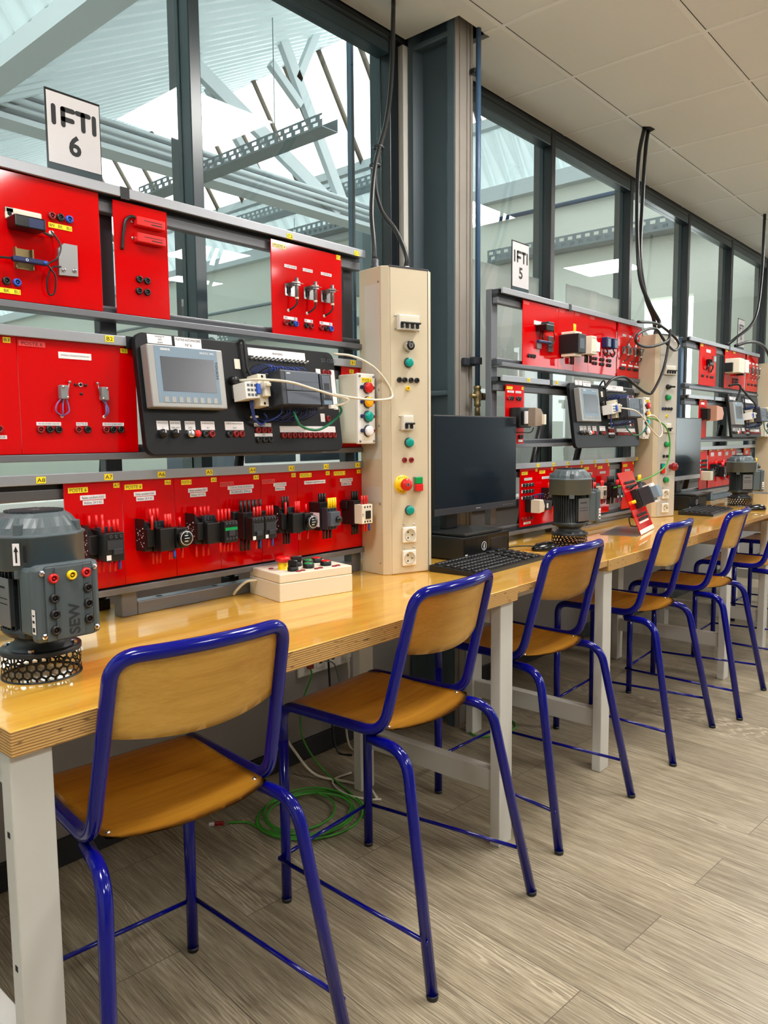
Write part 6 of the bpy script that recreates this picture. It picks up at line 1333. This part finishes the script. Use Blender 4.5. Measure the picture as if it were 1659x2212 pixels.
cable('power_cable', 'white cable snaking on the floor behind the second stool', [(1.30, .93, .36), (1.31, .90, .22), (1.36, .86, .10), (1.40, .80, .02), (1.45, .70, .006), (1.47, .60, .006), (1.43, .52, .006)], 0.0052, M_WHITEC)
cable('power_cable', 'thin white cable curled beside the green coil', [(1.52, .73, .006), (1.44, .74, .006), (1.40, .70, .006), (1.38, .62, .006), (1.40, .54, .007), (1.43, .50, .007)], 0.004, M_WHITEC)
cable('power_cable', 'black cable hanging from the wall sockets under the nearest bench', [(1.60, .93, .74), (1.60, .93, .5), (1.61, .93, .3), (1.62, .93, .12), (1.62, .90, .01), (1.64, .84, .0045)], 0.0045, M_BLKC)
cable('patch_cable', 'grey cable from the second wall socket under the nearest bench', [(1.585, .94, .385), (1.60, .90, .38), (1.63, .91, .34), (1.66, .92, .26), (1.67, .93, .2)], 0.003, M_GALV)
cable('power_cable', 'white plug lead hanging from the last wall socket under the nearest bench', [(1.718, .93, .36), (1.717, .925, .30), (1.712, .93, .2), (1.70, .93, .09), (1.69, .9, .008), (1.68, .84, .0045)], 0.0045, M_WHITEC)
cable('patch_cable', 'green cable loop on the floor behind the third stool', [(2.36, .71, .768), (2.36, .74, .3), (2.35, .75, .08), (2.36, .72, .01), (2.38, .60, .006), (2.32, .50, .006), (2.2, .50, .006), (2.12, .56, .006), (2.16, .64, .006), (2.28, .66, .006)], 0.004, M_GREENC)
cable('power_cable', 'dark cables drooping under the second bench', [(2.45, .715, .768), (2.46, .715, .66), (2.5, .73, .52), (2.6, .74, .50), (2.65, .72, .62), (2.66, .715, .768)], 0.004, M_BLKC)
tag(box(M_WHITE, -0.62, -0.02, 0.30, 0.78, 0, 0.018, bv=0.003).obj('white_board', None, (-0.02, 0.03, 0)), 'white board edge lying on the floor in the bottom left corner', 'board')

# ------------------------------------------------------------------ world, camera, output
w = bpy.data.worlds.new('World'); SC.world = w; w.use_nodes = True
bg = w.node_tree.nodes['Background']; bg.inputs['Color'].default_value = (0.94, 0.97, 1.0, 1); bg.inputs['Strength'].default_value = 2.5
cam = bpy.data.cameras.new('Camera'); co = bpy.data.objects.new('Camera', cam); COL.objects.link(co); SC.camera = co
cam.sensor_fit = 'HORIZONTAL'; cam.sensor_width = 36.0; cam.lens = 36.0*1649.189/1659.0; cam.clip_start = 0.02; cam.clip_end = 200
fw = Vector((0.74880011, 0.65565724, -0.09701535)); rt = Vector((0.65809596, -0.75288299, -0.0087703)); up = Vector((0.07879152, 0.05727821, 0.99524424))
M = Matrix((rt, up, -fw)).transposed().to_4x4(); M.translation = Vector((-0.47941166, -1.19663547, 1.263745)); co.matrix_world = M
SC.view_settings.view_transform = 'Standard'; SC.view_settings.look = 'None'; SC.view_settings.gamma = 1.0; SC.view_settings.use_curve_mapping = False
SC.view_settings.exposure = 0.92
SC.cycles.use_denoising = True
SC.cycles.max_bounces = 10; SC.cycles.diffuse_bounces = 4; SC.cycles.glossy_bounces = 4; SC.cycles.transparent_max_bounces = 12; SC.cycles.sample_clamp_indirect = 6.0
SC.cycles.caustics_reflective = False; SC.cycles.caustics_refractive = False
